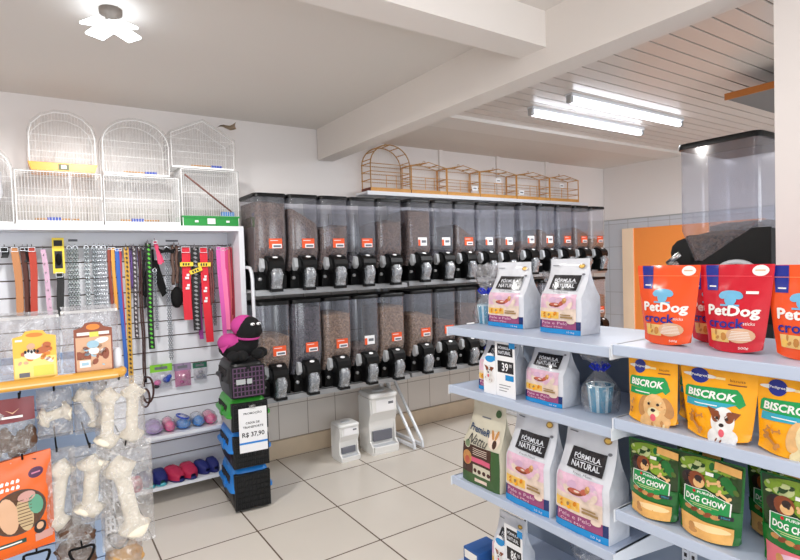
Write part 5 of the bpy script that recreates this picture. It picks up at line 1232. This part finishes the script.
def dcw(y, W, H, label, x=1.528, seed=1, foot='dc_peach', rz=0, z=.691): return place_bag(Bag(W, H, .06, 'pouch', seed, wb=.86, wt=1.02, lean=.004), 'treat_bag', label, 'dog treat bag', x + .03, y, z, dc_paint(foot), 'dc_green', 'green dog treat bags on the lowest treat shelf', rz=-PI / 2 + rz)
dcw(.945, .168, .226, 'green dog treat bag nearest the white food bags', seed=9.1)
dcw(.778, .184, .228, 'green dog treat bag at the front centre of the lowest treat shelf', seed=10.2)
dcw(.560, .175, .232, 'green dog treat bag with a pink foot, by the frame edge', seed=11.3, foot='dc_redp')
dcw(.670, .150, .210, 'green dog treat bag set back in shadow beside the pink-footed one', x=1.68, seed=12.4)
dcw(.870, .140, .205, 'green dog treat bag hidden between the two front ones', x=1.65, seed=13.4)

# gift cups in cellophane
def gift_cup(x, y, z, r, h, label, H=.25):
    o = thing('gift_cup', label, 'gift cup', (x, y, z), group='cellophane-wrapped gift cups on the shelving')
    b = MB(); n = 24
    for k in range(n):
        a0, a1 = 2 * PI * k / n, 2 * PI * (k + 1) / n; m = (mat('cup_teal', (30, 150, 190), .4), mat('cup_pale', (200, 230, 240), .4), 'cup_teal')[k % 3]
        b.add([(r * .80 * math.cos(a0), r * .80 * math.sin(a0), 0), (r * .80 * math.cos(a1), r * .80 * math.sin(a1), 0), (r * math.cos(a1), r * math.sin(a1), h), (r * math.cos(a0), r * math.sin(a0), h)], [(0, 1, 2, 3)], m, True)
    b.add([(r * .8 * math.cos(2 * PI * k / n), r * .8 * math.sin(2 * PI * k / n), .001) for k in range(n)], [tuple(range(n))], 'cup_pale'); b.lathe([(r * 1.0, h), (r * 1.05, h + .003), (r * .98, h + .005)], 'cup_pale', n=24, cap=(False, False)); b.build('cup', o)
    b = MB(); zn = h + .06
    prof = [(r * 1.25, .002), (r * 1.42, h * .4), (r * 1.35, h * .9), (r * .9, h + .025), (r * .22, zn), (r * .7, zn + .03), (r * 1.35, zn + (H - zn) * .6), (r * 1.6, H)]
    rings = []
    for i, (rr, zz) in enumerate(prof):
        rings.append([(rr * math.cos(a) * (1 + .22 * noise.noise(Vector((math.cos(a) * 2.5 + x * 9, math.sin(a) * 2.5, i * .8)))), rr * math.sin(a) * (1 + .22 * noise.noise(Vector((math.cos(a) * 2.5, math.sin(a) * 2.5 + 7, i * .8)))), zz + (.02 * noise.noise(Vector((math.cos(a) * 4, math.sin(a) * 4, 2 + x))) if i > 5 else 0)) for a in [2 * PI * k / 28 for k in range(28)]])
    b.loft(rings, 'film', cap=(False, False)); b.build('cellophane', o)
    b = MB(); m = mat('ribbon_blue', (30, 50, 190), .4)
    b.lathe([(r * .30, -.006), (r * .32, 0), (r * .30, .006)], m, (0, 0, zn), 12)
    for k in range(6):
        a = 2 * PI * k / 6 + .3; d_ = Vector((math.cos(a), math.sin(a), .25)).normalized()
        b.tube([(0, -.004, zn), Vector((0, 0, zn)) + d_ * .028 + Vector((0, 0, .012)), Vector((0, 0, zn)) + d_ * .036, Vector((0, 0, zn)) + d_ * .02 - Vector((0, 0, .01)), (0, 0, zn)], .0045, m, 5)
    b.build('bow', o)
gift_cup(1.70, 1.832, 1.211, .042, .082, 'blue striped cup in clear cellophane at the aisle end of the top shelf', H=.27)
gift_cup(1.845, 1.545, 1.211, .038, .080, 'cellophane gift cup behind the white bags on the top shelf', H=.23)
gift_cup(1.645, 1.195, .951, .046, .092, 'blue cup with blue bow on the middle shelf beside the yellow biscuit bags', H=.215)
gift_cup(1.70, 1.80, .951, .042, .08, 'cellophane gift cup at the aisle end of the middle shelf', H=.21)
gift_cup(1.70, 1.30, .151, .045, .09, 'gift cup with dark blue bow on the base shelf', H=.25)
# blue box on the floor at the aisle end
o = thing('cardboard_box', 'blue and white box on the base shelf at the aisle end', 'box', (1.60, 1.79, .151), rz=0)
b = MB(); b.bbox(-.07, .07, -.05, .05, 0, .075, mat('carton_blue', (34, 84, 150), .5), .004); b.box(-.0715, -.07, -.04, .04, .03, .065, 'c_white'); b.build('carton', o)

# ================================================================ LIGHT
def area(name, loc, rot, sx, sy, power, col=(1, 1, 1)):
    l = bpy.data.lights.new(name, 'AREA'); l.shape = 'RECTANGLE'; l.size = sx; l.size_y = sy; l.energy = power; l.color = col
    o = bpy.data.objects.new(name, l); COL.objects.link(o); o.location = loc; o.rotation_euler = rot; return o
area('daylight_storefront', (1.2, -2.9, 1.35), (R(90), 0, 0), 6.6, 2.0, 128, (0.93, 0.97, 1.0))
p = bpy.data.lights.new('bulb_light', 'SPOT'); p.energy = 85; p.spot_size = R(178); p.spot_blend = .25; p.shadow_soft_size = .09; p.color = (1, .98, .95); o = bpy.data.objects.new('bulb_light', p); COL.objects.link(o); o.location = (.305, 2.58, 2.475)
for yy in (2.30, 2.63): area('tube_light', (3.57, yy, 2.485), (0, 0, 0), 1.3, .04, 22, (.96, .98, 1.0))
area('fill_light', (-.6, -.6, 2.55), (0, 0, 0), 1.2, .2, 24, (1, .98, .97))  # unseen fill light under the left ceiling, no fixture modelled
area('fill_light', (1.0, .4, 2.55), (0, 0, 0), .8, .2, 6, (1, .98, .97))  # weaker unseen fill near the shelving, also without a fixture
w = bpy.data.worlds.new('world'); SC.world = w; w.use_nodes = True
w.node_tree.nodes['Background'].inputs[0].default_value = (.85, .92, 1, 1); w.node_tree.nodes['Background'].inputs[1].default_value = 1.0

# ================================================================ CAMERA
YAW, PIT, ROL = R(33.85), R(1.83), .0313
fw = Vector((math.sin(YAW) * math.cos(PIT), math.cos(YAW) * math.cos(PIT), -math.sin(PIT)))
rt = Vector((math.cos(YAW), -math.sin(YAW), 0)); up = rt.cross(fw)
c_, s_ = math.cos(ROL), math.sin(ROL)
r2 = rt * c_ - up * s_; u2 = rt * s_ + up * c_
cam = bpy.data.cameras.new('camera'); cam.sensor_width = 36; cam.lens = 540 / 800 * 36; cam.clip_start = .02
co = bpy.data.objects.new('camera', cam); COL.objects.link(co)
co.matrix_world = Matrix(((r2.x, u2.x, -fw.x, 0), (r2.y, u2.y, -fw.y, 0), (r2.z, u2.z, -fw.z, 1.5), (0, 0, 0, 1)))
SC.camera = co
SC.view_settings.view_transform = 'Standard'; SC.view_settings.look = 'None'; SC.view_settings.gamma = 1.0; SC.view_settings.exposure = 0.08
SC.cycles.transparent_max_bounces = 24; SC.cycles.max_bounces = 12; SC.cycles.diffuse_bounces = 7; SC.cycles.glossy_bounces = 3
SC.cycles.sample_clamp_indirect = 4.0; SC.cycles.caustics_reflective = False; SC.cycles.caustics_refractive = False
